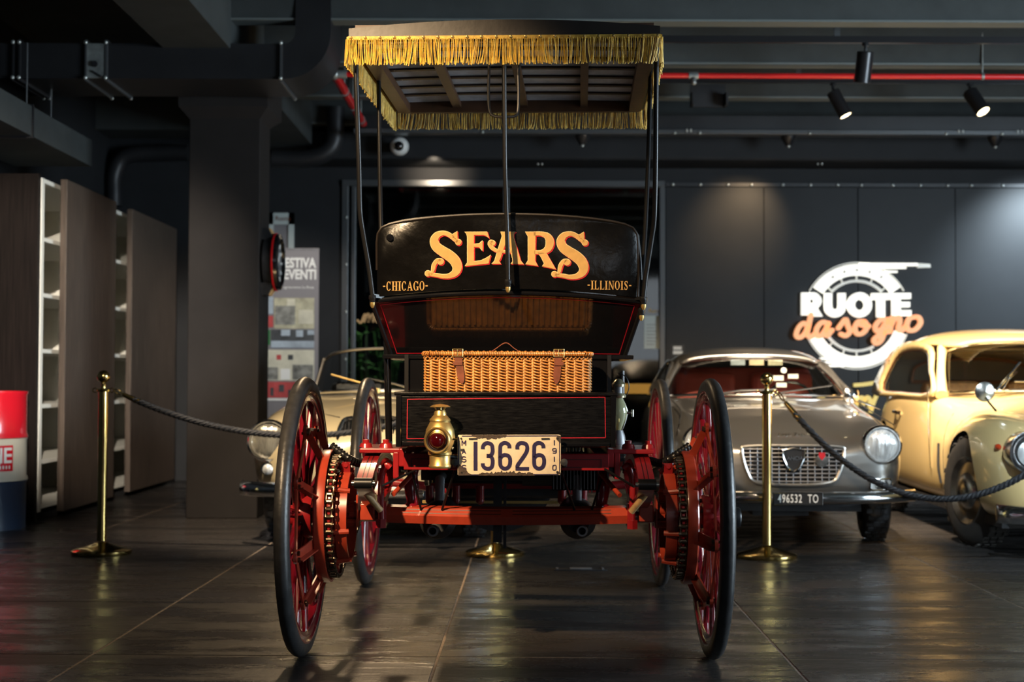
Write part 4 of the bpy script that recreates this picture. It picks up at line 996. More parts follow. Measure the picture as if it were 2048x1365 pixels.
# ---- body
body = bg
yb, wb, zt, zb = -.25, .363, .915, .733
box = MB().bb(-wb, wb, yb, .42, zb, zt - .012).build('rear_box', 'black_wood', body, smooth=0, bevel=.004)
MB().bb(-wb - .006, wb + .006, yb - .006, .42, zt - .012, zt).build('box_lid', 'black_wood', box, smooth=0, bevel=.003)
MB().bb(-wb + .02, wb - .02, yb - .012, yb, zb + .003, zb + .019).build('box_moulding', 'black_gloss', box, smooth=0, bevel=.005)
for s in (-1, 1): MB().bb(s * wb, s * (wb - .018), yb - .006, yb, zb, zt - .012).build('box_corner', 'black_gloss', box, smooth=0, bevel=.002)
def stripe_loop(pts, w_, nrm, name, parent, m='pin_red'):
    mb = MB(); nrm = Vector(nrm).normalized()
    for a, b in zip(pts[:-1], pts[1:]):
        a, b = Vector(a), Vector(b); d = (b - a).normalized(); u = d.cross(nrm).normalized() * w_ / 2; e = d * w_ / 2
        q = [a - e - u, b + e - u, b + e + u, a - e + u]; mb.add([p + nrm * .0004 for p in q], [(0, 1, 2, 3)])
    return mb.build(name, m, parent, smooth=0)
yq = yb - .0005
q = [BL(815, 799, yq), BL(1210, 795, yq), BL(1211, 876, yq), BL(814, 878, yq)]
stripe_loop(q + [q[0]], .0026, (0, -1, 0), 'pinstripe', box)
# floor pan, dash and seat ahead of the box
MB().bb(-.36, .36, .42, 1.75, .71, .735).build('floor_board', 'black_wood', body, smooth=0)
MB().bb(-.36, .36, 1.70, 1.73, .735, 1.02).build('dash_board', 'black_wood', body, smooth=0, bevel=.004)
MB().bb(-.3525, .3525, .10, .50, zt, 1.045).build('seat_riser', 'black_gloss', body, smooth=0, bevel=.004)
for s in (-1, 1): MB().bb(s * .352, s * .366, .085, .10, zt, 1.045).build('riser_post', 'black_iron', body, smooth=0)
MB().bb(-.445, .445, .09, .60, 1.030, 1.045).build('seat_board', 'black_gloss', body, smooth=0, bevel=.003)
MB().bb(-.40, .40, .20, .58, 1.045, 1.13).build('seat_cushion', 'black_leather', body, smooth=0, bevel=.025)
# lower seat panel, leaning away below the arched moulding
n_lo = 24
def arch(x, w_, z0, rise): return z0 + rise * (1 - (x / w_) ** 2)
top, bot = [], []
for i in range(n_lo + 1):
    u = -1 + 2 * i / n_lo; top.append(Vector((.462 * u, -.050, arch(u, 1, 1.222, .030)))); bot.append(Vector((.412 * u, .12, 1.042)))
def slab(name, front, back_off, m, parent, bev=0.0):
    mb = MB(); secs = [[Vector(a), Vector(b), Vector(b) + Vector(back_off), Vector(a) + Vector(back_off)] for a, b in front]
    return mb.loft(secs).build(name, m, parent, smooth=30, bevel=bev)
sp_ = slab('seat_panel', list(zip(top, bot)), (0, .03, 0), 'black_gloss', body)
pn = (bot[12] - top[12]).cross(Vector((1, 0, 0))).normalized(); pn = pn if pn.y < 0 else -pn
Ptop = top[0]
def onlo(px, py): return BLp(px, py, Vector((0, -.05, 1.252)), pn)
q = [onlo(766, 605)] + [onlo(766 + (1268 - 766) * i / 16, 605 + (603 - 605) * i / 16 - 17 * (1 - (2 * i / 16 - 1) ** 2)) for i in range(1, 17)] + [onlo(1236, 709), onlo(793, 709), onlo(766, 605)]
def lo(u, t):
    a = Vector((.462 * u, -.050, arch(u, 1, 1.222, .030))); b = Vector((.412 * u, .12, 1.042)); return a.lerp(b, t) + pn * .0012
q = [lo(-.955 + 1.91 * i / 24, .055) for i in range(25)] + [lo(.955, .5), lo(.955, .955)] + [lo(.955 - 1.91 * i / 12, .955) for i in range(1, 13)] + [lo(-.955, .5), lo(-.955, .055)]
stripe_loop(q, .0028, pn, 'pinstripe', sp_)
for s in (-1, 1):
    MB().tube([(s * .468, -.05, 1.222), (s * .416, .12, 1.042)], .008, 8).build('panel_edge', 'black_iron', sp_)
    # seat side walls
    MB().add([(s * .462, -.05, 1.222), (s * .412, .12, 1.04), (s * .412, .58, 1.04), (s * .46, .55, 1.20), (s * .445, -.05, 1.222), (s * .395, .12, 1.04), (s * .395, .58, 1.04), (s * .445, .55, 1.20)],
             [(0, 1, 2, 3), (7, 6, 5, 4), (0, 3, 7, 4), (3, 2, 6, 7), (2, 1, 5, 6), (1, 0, 4, 5)]).build('seat_side', 'black_gloss', body, smooth=0)
MB().tube([Vector((.466 * (-1 + 2 * i / 20), -.058, arch(-1 + 2 * i / 20, 1, 1.226, .030))) for i in range(21)], .009, 8).build('seat_moulding', 'black_gloss', body)
# padded seat back
B0, B1 = Vector((0, -.060, 1.235)), Vector((0, -.125, 1.52))
sn = (B1 - B0).cross(Vector((1, 0, 0))).normalized(); sn = sn if sn.y < 0 else -sn
sd = (B1 - B0).normalized()
Hs = (B1 - B0).length
outl = []
def sb(x, h): return B0 + sd * h + Vector((x, 0, 0))
wl, wt = .449, .446
prof = [(-wl, .004)] + [(-wl + (wl - wt) * t, .004 + .19 * t) for t in (.5, 1)] + [(-wt + .004, .225), (-wt + .018, .246), (-wt + .045, .258)]
prof += [(-.40 + .8 * i / 20, .258 + (Hs - .258) * (1 - (-1 + i / 10.0) ** 2) ** .8) for i in range(1, 20)]
prof += [(wt - .045, .258), (wt - .018, .246), (wt - .004, .225), (wt, .19), (wl, .10), (wl, .004)]
prof += [(wl * (1 - 2 * i / 12), .004 + .030 * (1 - (1 - 2 * i / 12) ** 2)) for i in range(1, 12)]
bk_ = MB(); f3 = [sb(x, h) + sn * .0 for x, h in prof]; fi = [sb(x * .985, (h - .13) * .97 + .13) + sn * .010 for x, h in prof]; rb = [sb(x, h) - sn * .05 for x, h in prof]
n_ = len(prof); bk_.add(f3 + fi + rb, [tuple(n_ + i for i in range(n_)), tuple(2 * n_ + i for i in reversed(range(n_)))] + [(i, (i + 1) % n_, n_ + (i + 1) % n_, n_ + i) for i in range(n_)] + [(i, 2 * n_ + i, 2 * n_ + (i + 1) % n_, (i + 1) % n_) for i in range(n_)])
back = bk_.build('seat_back', 'black_leather', body, smooth=60)
MB().tube([sb(x, h) + sn * .002 for x, h in prof[1:32]], .0045, 6).build('back_piping', 'roof_leather', back)
# ---- lettering on the seat back (drawn in the plane of the padding)
LP = B0 + sn * .0112
def LT(off):
    return lambda u, v: BLp(830 + u / 5.389, 440 + v / 5.389, LP, sn) + sn * off
def glyph(parts, m, name, off, dx=0.0, dy=0.0, grow=0.0, parent=None):
    mb = MB(); f = LT(off); th = sn * -.0008
    for kind, dat in parts:
        if kind == 'poly':
            cx = sum(p[0] for p in dat) / len(dat); pts = dat
            if grow:
                n = len(dat); area2 = sum(dat[i][0] * dat[(i + 1) % n][1] - dat[(i + 1) % n][0] * dat[i][1] for i in range(n)); sg_ = 1 if area2 > 0 else -1; pts = []
                for i in range(n):
                    a, b, c_ = Vector(dat[i - 1]), Vector(dat[i]), Vector(dat[(i + 1) % n]); d1 = (b - a).normalized(); d2 = (c_ - b).normalized()
                    n1 = Vector((d1.y, -d1.x)) * sg_; n2 = Vector((d2.y, -d2.x)) * sg_; h = (n1 + n2); h = h.normalized() if h.length > .3 else n1
                    pts.append((b.x + h.x * grow, b.y + h.y * grow))
            mb.prism([(p[0] + dx, p[1] + dy) for p in pts], f, th)
        elif kind == 'disc': mb.disc2((dat[0] + dx, dat[1] + dy), dat[2] + grow, f, th)
        else: mb.ribbon([(p[0] + dx, p[1] + dy, p[2] + 2 * grow) for p in dat], 0, f, th, 6)
    return mb.build(name, m, parent or back, smooth=0)
gS = [('rib', [(458, 238, 26), (428, 212, 34), (395, 180, 42), (350, 152, 42), (300, 143, 44), (240, 165, 64), (208, 220, 84), (228, 285, 94), (292, 335, 102), (370, 385, 108), (430, 442, 106), (455, 512, 96), (432, 570, 74), (372, 604, 50), (300, 609, 40), (240, 597, 36), (185, 590, 32), (145, 585, 28)]),
      ('disc', (468, 240, 31)), ('disc', (140, 578, 31)), ('rib', [(180, 590, 14), (194, 540, 34), (206, 486, 40), (238, 440, 36), (275, 428, 26)]), ('disc', (277, 450, 33)), ('poly', [(456, 124), (462, 222), (405, 190), (400, 160)])]
gE = [('poly', [(536, 130), (776, 130), (800, 200), (772, 172), (740, 162), (635, 162), (635, 262), (695, 256), (722, 228), (730, 228), (730, 330), (722, 328), (696, 294), (635, 290), (635, 448), (712, 440), (770, 412), (816, 380), (792, 470), (540, 498), (566, 462), (566, 180), (558, 150)])]
gA = [('poly', [(925, 130), (1082, 130), (1062, 152), (1062, 190), (1135, 440), (1170, 478), (1034, 474), (1056, 448), (1052, 420), (996, 190), (920, 420), (904, 446), (922, 474), (828, 474), (858, 444), (940, 176)]),
      ('rib', [(1045, 342, 26), (960, 342, 26), (890, 335, 28), (835, 305, 34), (806, 262, 36), (815, 235, 30), (838, 232, 24)]), ('disc', (838, 250, 27))]
gR = [('poly', [(1190, 130), (1300, 130), (1292, 445), (1322, 496), (1194, 478), (1220, 440), (1220, 178)]),
      ('rib', [(1280, 150, 38), (1360, 150, 40), (1430, 180, 66), (1454, 245, 84), (1432, 312, 70), (1370, 346, 40), (1285, 350, 34)]), ('poly', [(1322, 350), (1412, 356), (1470, 458), (1516, 532), (1374, 500), (1394, 470), (1362, 404)])]
def shift(parts, dx, dy):
    out = []
    for k, d in parts:
        if k == 'disc': out.append((k, (d[0] + dx, d[1] + dy, d[2])))
        else: out.append((k, [(p[0] + dx, p[1] + dy, *p[2:]) for p in d]))
    return out
for g_ in (gS, gE, gA, gR, shift(gS, 1364, 7)):
    L_ = glyph(g_, 'gold_paint', 'gold_letter', .0028)
    glyph(g_, 'pale_paint', 'letter_outline', .0017, -1, -1, 4.0, L_); glyph(g_, 'sign_red', 'letter_shadow', .0008, 8, 8, 5.0, L_)
def serif_word(word, px0, px1, pyb, hpx, slope):
    W = {'C': .86, 'H': 1.0, 'I': .52, 'A': .95, 'G': .95, 'O': .92, 'L': .82, 'N': .98, 'S': .74, '-': .55}
    tot = sum(W[c_] for c_ in word); sc = (px1 - px0) / tot; x = px0
    for c_ in word:
        mb = MB(); w_ = W[c_] * sc; f = lambda u, v, x=x, w_=w_: BLp(x + u * w_, pyb + slope * (x - px0) - v * hpx, LP, sn) + sn * .0018
        th = sn * -.0008
        def rc(u0, u1, v0, v1): mb.prism([(u0, v0), (u1, v0), (u1, v1), (u0, v1)], f, th)
        def st(u): rc(u - .11, u + .11, 0, 1); rc(u - .2, u + .2, 0, .06); rc(u - .2, u + .2, .94, 1)
        if c_ == 'H': st(.25); st(.75); rc(.25, .75, .46, .53)
        elif c_ == 'I': 
            rc(.3, .7, 0, 1); rc(.1, .9, 0, .06); rc(.1, .9, .94, 1)
        elif c_ == 'L': st(.3); rc(.3, .9, 0, .07); mb.prism([(.9, 0), (.93, .32), (.8, .07)], f, th)
        elif c_ == 'N': rc(.16, .24, 0, 1); rc(.78, .86, 0, 1); mb.prism([(.1, 1), (.32, 1), (.86, 0), (.74, 0)], f, th); rc(.06, .36, 0, .06); rc(.64, .98, .94, 1)
        elif c_ == 'A': mb.prism([(.44, 1), (.56, 1), (.92, 0), (.68, 0)], f, th); mb.prism([(.46, 1), (.52, .95), (.22, 0), (.13, 0)], f, th); rc(.28, .7, .3, .37); rc(.02, .34, 0, .06); rc(.58, 1.0, 0, .06)
        elif c_ in 'OCG':
            a0, a1 = (0, 360) if c_ == 'O' else (38, 322); n = 22
            for i in range(n):
                t0, t1 = R(a0 + (a1 - a0) * i / n), R(a0 + (a1 - a0) * (i + 1) / n)
                mb.prism([(.5 + .42 * math.cos(t0), .5 + .51 * math.sin(t0)), (.5 + .42 * math.cos(t1), .5 + .51 * math.sin(t1)), (.5 + .22 * math.cos(t1), .5 + .45 * math.sin(t1)), (.5 + .22 * math.cos(t0), .5 + .45 * math.sin(t0))], f, th)
            if c_ != 'O': rc(.78, .84, .68, 1.0)
            if c_ == 'G': rc(.68, .88, .05, .42); rc(.58, .96, .38, .44)
        elif c_ == 'S': mb.ribbon([(.78, .78, .1), (.62, .95, .08), (.36, .93, .1), (.24, .74, .2), (.48, .54, .24), (.74, .32, .2), (.66, .08, .1), (.38, .04, .08), (.2, .24, .1)], 0, f, th, 4); rc(.76, .82, .7, 1); rc(.17, .23, 0, .3)
        elif c_ == '-': rc(.15, .8, .42, .55)
        mb.build('small_gold_letter', 'gold_paint', back, smooth=0); x += w_
serif_word('-CHICAGO-', 765, 857, 582, 18.5, -.012); serif_word('-ILLINOIS-', 1174, 1264, 579, 17.5, .012)
for px, py in ((780, 476),): 
    c_ = BLp(px, py, LP, sn); MB().lathe([(0, 0), (.013, 0), (.010, .006), (0, .008)], c_, sn, 14).build('back_button', 'black_gloss', back)
# ---- canopy
cy0, cy1, cw, cz = -.26, 1.00, .517, 2.096
cn = thing('x', None, None); bpy.data.objects.remove(cn, do_unlink=True)
CY = Matrix.Rotation(R(-1.9), 3, 'Z'); CC = Vector((-.012, cy0, 0))
def cc_(x, y, z): return CC + CY @ Vector((x, y - cy0, 0)) + Vector((0, 0, z))
def crown(x): return .022 + .026 * (1 - (x / cw) ** 2)
def crown_u(x): return .022 + .008 * (1 - (x / cw) ** 2)
rm = MB(); secs_t = []
NX, NY = 20, 8
top_v = [[cc_(-cw + 2 * cw * i / NX, cy0 + (cy1 - cy0) * j / NY, cz + crown(-cw + 2 * cw * i / NX) * 1.0 + .008) for i in range(NX + 1)] for j in range(NY + 1)]
und_v = [[cc_((-cw + .006) + 2 * (cw - .006) * i / NX, cy0 + .006 + (cy1 - cy0 - .012) * j / NY, cz + crown_u(-cw + 2 * cw * i / NX)) for i in range(NX + 1)] for j in range(NY + 1)]
flat = [p for r_ in top_v for p in r_]; fs = [(j * (NX + 1) + i, j * (NX + 1) + i + 1, (j + 1) * (NX + 1) + i + 1, (j + 1) * (NX + 1) + i) for j in range(NY) for i in range(NX)]
rm.add(flat, fs)
per = [(i, 0) for i in range(NX + 1)] + [(NX, j) for j in range(1, NY + 1)] + [(i, NY) for i in range(NX - 1, -1, -1)] + [(0, j) for j in range(NY - 1, 0, -1)]
edge_t = [top_v[j][i] for i, j in per]; edge_b = [Vector((p.x, p.y, cz - .004)) for p in edge_t]; edge_i = [cc_((-cw + .012) + 2 * (cw - .012) * i / NX, cy0 + .012 + (cy1 - cy0 - .024) * j / NY, cz - .004) for i, j in per]
edge_j = [und_v[j][i] for i, j in per]; npr = len(per)
rm.add(edge_t + edge_b + edge_i + edge_j, [(r_ * npr + k, r_ * npr + (k + 1) % npr, (r_ + 1) * npr + (k + 1) % npr, (r_ + 1) * npr + k) for r_ in range(3) for k in range(npr)])
roof = rm.build('canopy_roof', 'roof_leather', bg, smooth=50)
MB().add([p for r_ in und_v for p in r_], [tuple(reversed(f)) for f in fs]).build('roof_lining', 'roof_lining', roof, smooth=60)
for k in range(7):
    y = cy0 + .13 + .155 * k
    q = [cc_(-cw + .03 + 2 * (cw - .03) * i / 12, y, cz + crown_u(-cw + .03 + 2 * (cw - .03) * i / 12) - .0005) for i in range(13)]
    m_ = MB(); m_.loft([[p + Vector((0, -.014, .0)), p + Vector((0, .014, 0)), p + Vector((0, .014, -.007)), p + Vector((0, -.014, -.007))] for p in q]); m_.build('roof_slat', 'wood_slat', roof, smooth=30)
for x, w_ in ((-cw + .035, .05), (-.26, .035), (.02, .03), (.27, .03), (cw - .035, .05)):
    m_ = MB(); secs = []
    for j in range(9):
        y = cy0 + .03 + (cy1 - cy0 - .06) * j / 8; z = cz + crown_u(x) - .008; p = cc_(x, y, z)
        secs.append([p + Vector((-w_ / 2, 0, 0)), p + Vector((w_ / 2, 0, 0)), p + Vector((w_ / 2, 0, -.02 if abs(x) < .4 else -.035)), p + Vector((-w_ / 2, 0, -.02 if abs(x) < .4 else -.035))])
    m_.loft(secs).build('roof_rib', 'wood_dark', roof, smooth=30)
for y in (cy0 + .02, cy1 - .02):
    a, b = cc_(-cw + .02, y, cz + .012), cc_(cw - .02, y, cz + .012)
    MB().bar(a, b, .024, .062).build('roof_header', 'wood_dark', roof, smooth=0)
rnd = random.Random(11)
def fringe(x0, y0, x1, y1, outn, ln, seed):
    A, B = cc_(x0, y0, cz), cc_(x1, y1, cz); L = (B - A).length; d = (B - A).normalized(); outn = CY @ Vector(outn)
    m_ = MB(); n = int(L / .0060)
    tp = MB(); tp.bar(A + outn * .003 - Vector((0, 0, .004)), B + outn * .003 - Vector((0, 0, .004)), .004, .012); tape = tp.build('fringe_band', 'gold_fringe', roof, smooth=0)
    drift = 0
    for i in range(n):
        for lay in (0, 1):
            u = (i + rnd.uniform(-.3, .3)) / n; drift = .90 * drift + rnd.gauss(0, .0016)
            p = A + d * (L * max(0, min(1, u))) + outn * (.003 + .003 * lay + rnd.uniform(-.001, .002)) - Vector((0, 0, .006))
            l = ln * rnd.uniform(.93, 1.04); off = drift * 1.4 + rnd.gauss(0, .0013); bow = rnd.gauss(0, .0022); o_ = rnd.gauss(.002, .003)
            q = [p + d * (off * t * t + bow * math.sin(PI * t)) + outn * (o_ * t) - Vector((0, 0, l * t)) for t in (0, .22, .45, .68, .88, 1)]
            m_.tube(q, [.0011, .0012, .0012, .0012, .0014, .0017], 4, cap=False)
    o = m_.build('fringe_strands', 'gold_fringe', tape, smooth=60); o['kind'] = 'stuff'
fringe(-cw - .002, cy0 - .002, cw + .002, cy0 - .002, (0, -1, 0), .088, 1)
fringe(-cw, cy1, cw, cy1, (0, 1, 0), .078, 2)
fringe(-cw - .002, cy0, -cw - .002, cy1, (-1, 0, 0), .085, 3)
fringe(cw + .002, cy0, cw + .002, cy1, (1, 0, 0), .085, 4)
tk_me = MB().lathe([(0, 0), (.0055, 0), (.0045, .003), (0, .0045)], n=8).mesh('roof_tack'); tk_me.materials.append(M['brass_satin'])
for k in range(22):
    p = cc_(-cw + .008 + 2 * (cw - .008) * k / 21, cy0 - .010, cz - .003); inst('roof_tack', tk_me, roof, p, (PI / 2, 0, 0))
# posts
def post(pts, r, k=6, name='canopy_post'):
    return MB().tube(smoothpath([BL(*p) for p in pts], k), r, 10).build(name, 'black_iron', bg)
def nut(p, parent, up=1):
    p = Vector(p); MB().lathe([(0, .012), (.013, .012), (.013, .0), (.010, -.004), (.010, -.012), (0, -.012)], p, n=8).build('post_nut', 'black_iron', parent)
    MB().lathe([(0, -.012), (.009, -.013), (.0085, -.022), (.004, -.031), (0, -.032)], p, n=12).build('acorn_nut', 'brass_satin', parent)
a = post([(711, 92, -.20), (713, 180, -.19), (718, 330, -.16), (720, 420, -.13), (727, 470, -.11), (738, 535, -.09), (745, 590, -.08)], .0088); nut(BL(745, 598, -.08), a)
a = post([(1313, 95, -.20), (1312, 200, -.19), (1311, 330, -.16), (1309, 430, -.13), (1303, 480, -.11), (1292, 550, -.09), (1287, 595, -.08)], .0088); nut(BL(1287, 602, -.08), a)
a = post([(757, 140, .36), (759, 300, .30), (761, 420, .22), (764, 560, .12), (764, 605, .05)], .0085); nut(BL(764, 606, .05), a)
a = post([(1301, 140, .36), (1297, 300, .28), (1291, 450, .18), (1284, 560, .08), (1282, 620, -.02)], .0085); nut(BL(1283, 624, -.03), a)
a = post([(1008, 80, -.24), (1009, 230, -.225), (1010, 330, -.205), (1013, 430, -.175), (1015, 500, -.160), (1016, 560, -.145)], .0078); nut(BL(1016, 567, -.145), a)
MB().bar(BL(1016, 563, -.145), BL(1016, 563, -.07), .012, .012).build('post_bracket', 'black_iron', a, smooth=0)
MB().tube(smoothpath([BL(973, 112, -.20), BL(978, 135, -.20), BL(977, 180, -.205), BL(979, 220, -.21), BL(988, 232, -.215), BL(1010, 234, -.22), BL(1030, 232, -.215), BL(1036, 220, -.21), BL(1037, 180, -.205), BL(1037, 140, -.20), BL(1046, 112, -.20)], 6), .0048, 8).build('post_fork', 'black_iron', a)
MB().bar(BL(745, 592, -.08), BL(765, 595, -.05), .02, .012).build('post_bracket', 'black_iron', bg, smooth=0)
MB().bar(BL(1287, 597, -.08), BL(1268, 598, -.05), .02, .012).build('post_bracket', 'black_iron', bg, smooth=0)
MB().cyl(BL(773, 640, .16), BL(778, 890, .16), .0125, n=12).build('body_strut', 'black_gloss', bg)
MB().tube(smoothpath([BL(1276, 470, .0), BL(1281, 520, -.0), BL(1283, 560, .0)], 4), .004, 6).build('seat_iron', 'black_iron', bg)
# ---- tail lamp
c_ = BL(880, 890, -.33); s_ = .0016515                        # metres per pixel there
tl = MB().lathe([(0, -.045), (.030, -.045), (.034, -.040), (.044, -.015), (.049, .006), (.046, .030), (.034, .054), (.028, .060), (0, .060)], (c_.x, c_.y, BL(880, 879, -.33).z), n=32).build('tail_lamp', 'brass_satin', bg)
zc_ = lambda py: BL(880, py, -.33).z
def lz(name, prof, m='brass_satin'):
    return MB().lathe([(r * s_, zc_(py)) for r, py in prof], (c_.x + .0, c_.y, 0), n=32).build(name, m, tl)
lz('lamp_font', [(0, 937), (20, 937), (22, 934), (22, 931), (20.5, 929), (20.5, 912), (23, 910), (23.5, 905), (20, 901), (0, 901)])
lz('lamp_vent_ring', [(0, 861), (20, 861), (20.5, 857), (18, 853), (20, 851), (20, 843), (21, 841), (0, 840)])
lz('lamp_shoulder', [(0, 843), (21, 842), (20, 839), (14, 832), (11, 830), (0, 830)])
lz('lamp_chimney', [(0, 832), (13, 833), (12, 826), (10, 821), (9.5, 820), (0, 820)])
lz('lamp_cap', [(0, 815.5), (20, 815), (20.5, 814), (14, 810.5), (5, 809), (0, 808.5)])
m_ = MB()
for k in range(4):
    a = PI / 4 + PI / 2 * k; m_.tube([(c_.x + 9 * s_ * math.cos(a), c_.y + 9 * s_ * math.sin(a), zc_(821)), (c_.x + 16 * s_ * math.cos(a), c_.y + 16 * s_ * math.sin(a), zc_(814))], .0018, 6)
m_.cyl((c_.x, c_.y, zc_(820)), (c_.x, c_.y, zc_(813)), .005); m_.build('cap_struts', 'brass_satin', tl)
m_ = MB()
for k in range(22):
    a = 2 * PI * k / 22; u = Vector((math.cos(a), math.sin(a), 0)); p = Vector((c_.x, c_.y, zc_(847))) + u * 20 * s_; m_.cyl(p - u * .002, p + u * .0006, .0022, n=8)
m_.build('vent_holes', 'dark_void', tl)
zl = zc_(881)
MB().lathe([(26.5 * s_, .020), (26.5 * s_, .046), (24 * s_, .052), (21.5 * s_, .048), (21.5 * s_, .036), (23 * s_, .02)], (c_.x, c_.y, zl), (-.14, -1, .02), 36, True).build('lens_rim', 'brass_satin', tl)
MB().lathe([(16.5 * s_, .040), (21.8 * s_, .045), (21.8 * s_, .036)], (c_.x, c_.y, zl), (-.14, -1, .02), 36, True).build('lens_seat', 'dark_iron', tl)
MB().lathe([(17.6 * s_, .044), (18.5 * s_, .0475), (18.5 * s_, .042)], (c_.x, c_.y, zl), (-.14, -1, .02), 36, True).build('lens_band', 'brass', tl)
MB().lathe([(0, .02), (17 * s_, .040), (15 * s_, .047), (11 * s_, .053), (6 * s_, .057), (2 * s_, .058), (0, .0581)], (c_.x, c_.y, zl), (-.14, -1, .02), 30).build('red_lens', 'lens_red', tl)
MB().cyl((c_.x + 25 * s_, c_.y - .02, zc_(878)), (c_.x + 34 * s_, c_.y - .02, zc_(878)), .0035).build('lamp_latch', 'brass', tl)
MB().tube([(c_.x + .02, c_.y + .03, zc_(915)), (c_.x + .06, c_.y + .06, zc_(920)), (c_.x + .075, -.15, zc_(918))], .008, 8).build('lamp_bracket', 'black_iron', tl)
# ---- number plate
py_ = -.30
def NP(off): return lambda u, v: BL(830 + u / 6.827, 790 + v / 6.827, py_) + Vector((0, -off, 0))
TP = (0, .0006, 0)
pl = MB().prism([(600, 548), (1970, 545), (1992, 560), (1990, 1085), (1975, 1098), (600, 1105), (583, 1090), (582, 562)], NP(0), (0, .002, 0)).build('number_plate', 'plate_cream', bg, smooth=0)
bd = MB()
for a in ([(640, 566), (1960, 562)], [(1975, 575), (1975, 1080)], [(1960, 1088), (620, 1096)], [(596, 1080), (596, 580)]): bd.ribbon(a, 14, NP(.0008), TP, 1, False)
bd.build('plate_border', 'plate_navy', pl, smooth=0)
def chips(pts): return MB().prism(pts, NP(.0024), TP)
rr_ = random.Random(4)
def jag(x0, x1, ybase, ytop, n, rough):
    pts = [(x0, ybase)]
    for i in range(n + 1):
        t = i / n; pts.append((x0 + (x1 - x0) * t, ybase + (ytop - ybase) * (math.sin(PI * t) ** .35) * rr_.uniform(1 - rough, 1)))
    pts.append((x1, ybase)); return pts
chips(jag(770, 1250, 548, 612, 34, .45)).build('rust_patch', 'plate_rust', pl, smooth=0)
chips(jag(860, 1640, 1104, 1030, 46, .6)).build('rust_patch', 'plate_rust', pl, smooth=0)
chips([(584, 930), (610, 950), (640, 975), (650, 1000), (690, 1010), (730, 1070), (770, 1085), (760, 1100), (590, 1104)]).build('rust_patch', 'plate_rust', pl, smooth=0)
chips([(1925, 590), (1950, 560), (1990, 560), (1988, 660), (1960, 640), (1930, 610)]).build('rust_patch', 'plate_rust', pl, smooth=0)
chips([(1925, 1050), (1945, 1040), (1985, 1060), (1985, 1085), (1935, 1080)]).build('rust_patch', 'plate_rust', pl, smooth=0)
for a, b in ((735, 850), (1725, 1838)): MB().ribbon([(a, 602), (b, 600)], 20, NP(.0030), TP, 1, False).build('plate_slot', 'dark_void', pl, smooth=0)
for a in ((630, 598), (640, 1065), (1950, 598), (1945, 1060)): MB().disc2(a, 13, NP(.0030), TP).build('plate_hole', 'dark_void', pl, smooth=0)
fN = NP(.0016); d6 = [(1289, 730), (1285, 692), (1255, 664), (1210, 660), (1170, 688), (1162, 750), (1162, 930), (1178, 985), (1228, 1010), (1276, 988), (1296, 940), (1296, 880), (1276, 838), (1228, 822), (1185, 838), (1162, 872)]
def dig(paths, w_=52, k=5, smooth=True):
    m_ = MB()
    for p in paths: m_.ribbon(p, w_, fN, TP, k, smooth)
    m_.build('plate_digit' if w_ > 30 else 'plate_letter', 'plate_navy', pl, smooth=0)
dig([[(826, 640), (826, 1036)]], 52, 1, False)
dig([[(926, 742), (930, 700), (960, 666), (1005, 662), (1046, 684), (1058, 735), (1056, 790), (1030, 830), (978, 835)], [(978, 835), (1030, 842), (1056, 878), (1058, 945), (1042, 992), (998, 1012), (952, 998), (928, 968), (926, 936)]])
dig([d6]); dig([[(p[0] + 464, p[1]) for p in d6]])
dig([[(1396, 745), (1398, 700), (1424, 666), (1466, 660), (1510, 672), (1530, 710), (1528, 760), (1505, 812), (1445, 900), (1402, 962), (1396, 1000)]]); dig([[(1372, 1012), (1556, 1012)]], 48, 1, False)
S_ = lambda y: [(694, y + 12), (682, y + 3), (655, y + 3), (645, y + 14), (650, y + 32), (690, y + 40), (695, y + 58), (684, y + 70), (655, y + 70), (644, y + 60)]
dig([[(642, 694), (642, 624)], [(642, 624), (668, 672)], [(668, 672), (692, 624)], [(692, 624), (692, 694)]], 13, 1, False); dig([[(644, 806), (668, 738), (692, 806)], [(652, 784), (684, 784)]], 13, 1, False)
dig([S_(846)], 13, 3); dig([S_(962)[:8]], 13, 3)
dig([[(1902, 620), (1902, 690)]], 14, 1, False); dig([[(1902, 846), (1902, 914)]], 14, 1, False)
dig([[(1926, 760), (1910, 770), (1886, 768), (1878, 752), (1884, 738), (1908, 734), (1926, 742), (1928, 775), (1918, 796), (1880, 796)]], 13, 3)
dig([[(1884, 966), (1922, 964), (1926, 1000), (1920, 1026), (1886, 1028), (1880, 1000), (1884, 966)]], 13, 3)
for px in (910, 1128): MB().tube([BL(px, 925, -.295), BL(px + (-2 if px < 1000 else 2), 932, -.15)], .008, 8).lathe([(0, 0), (.012, 0), (.012, .008), (0, .010)], BL(px, 925, -.295), (0, -1, 0), 14).build('plate_bolt', 'dark_iron', pl)
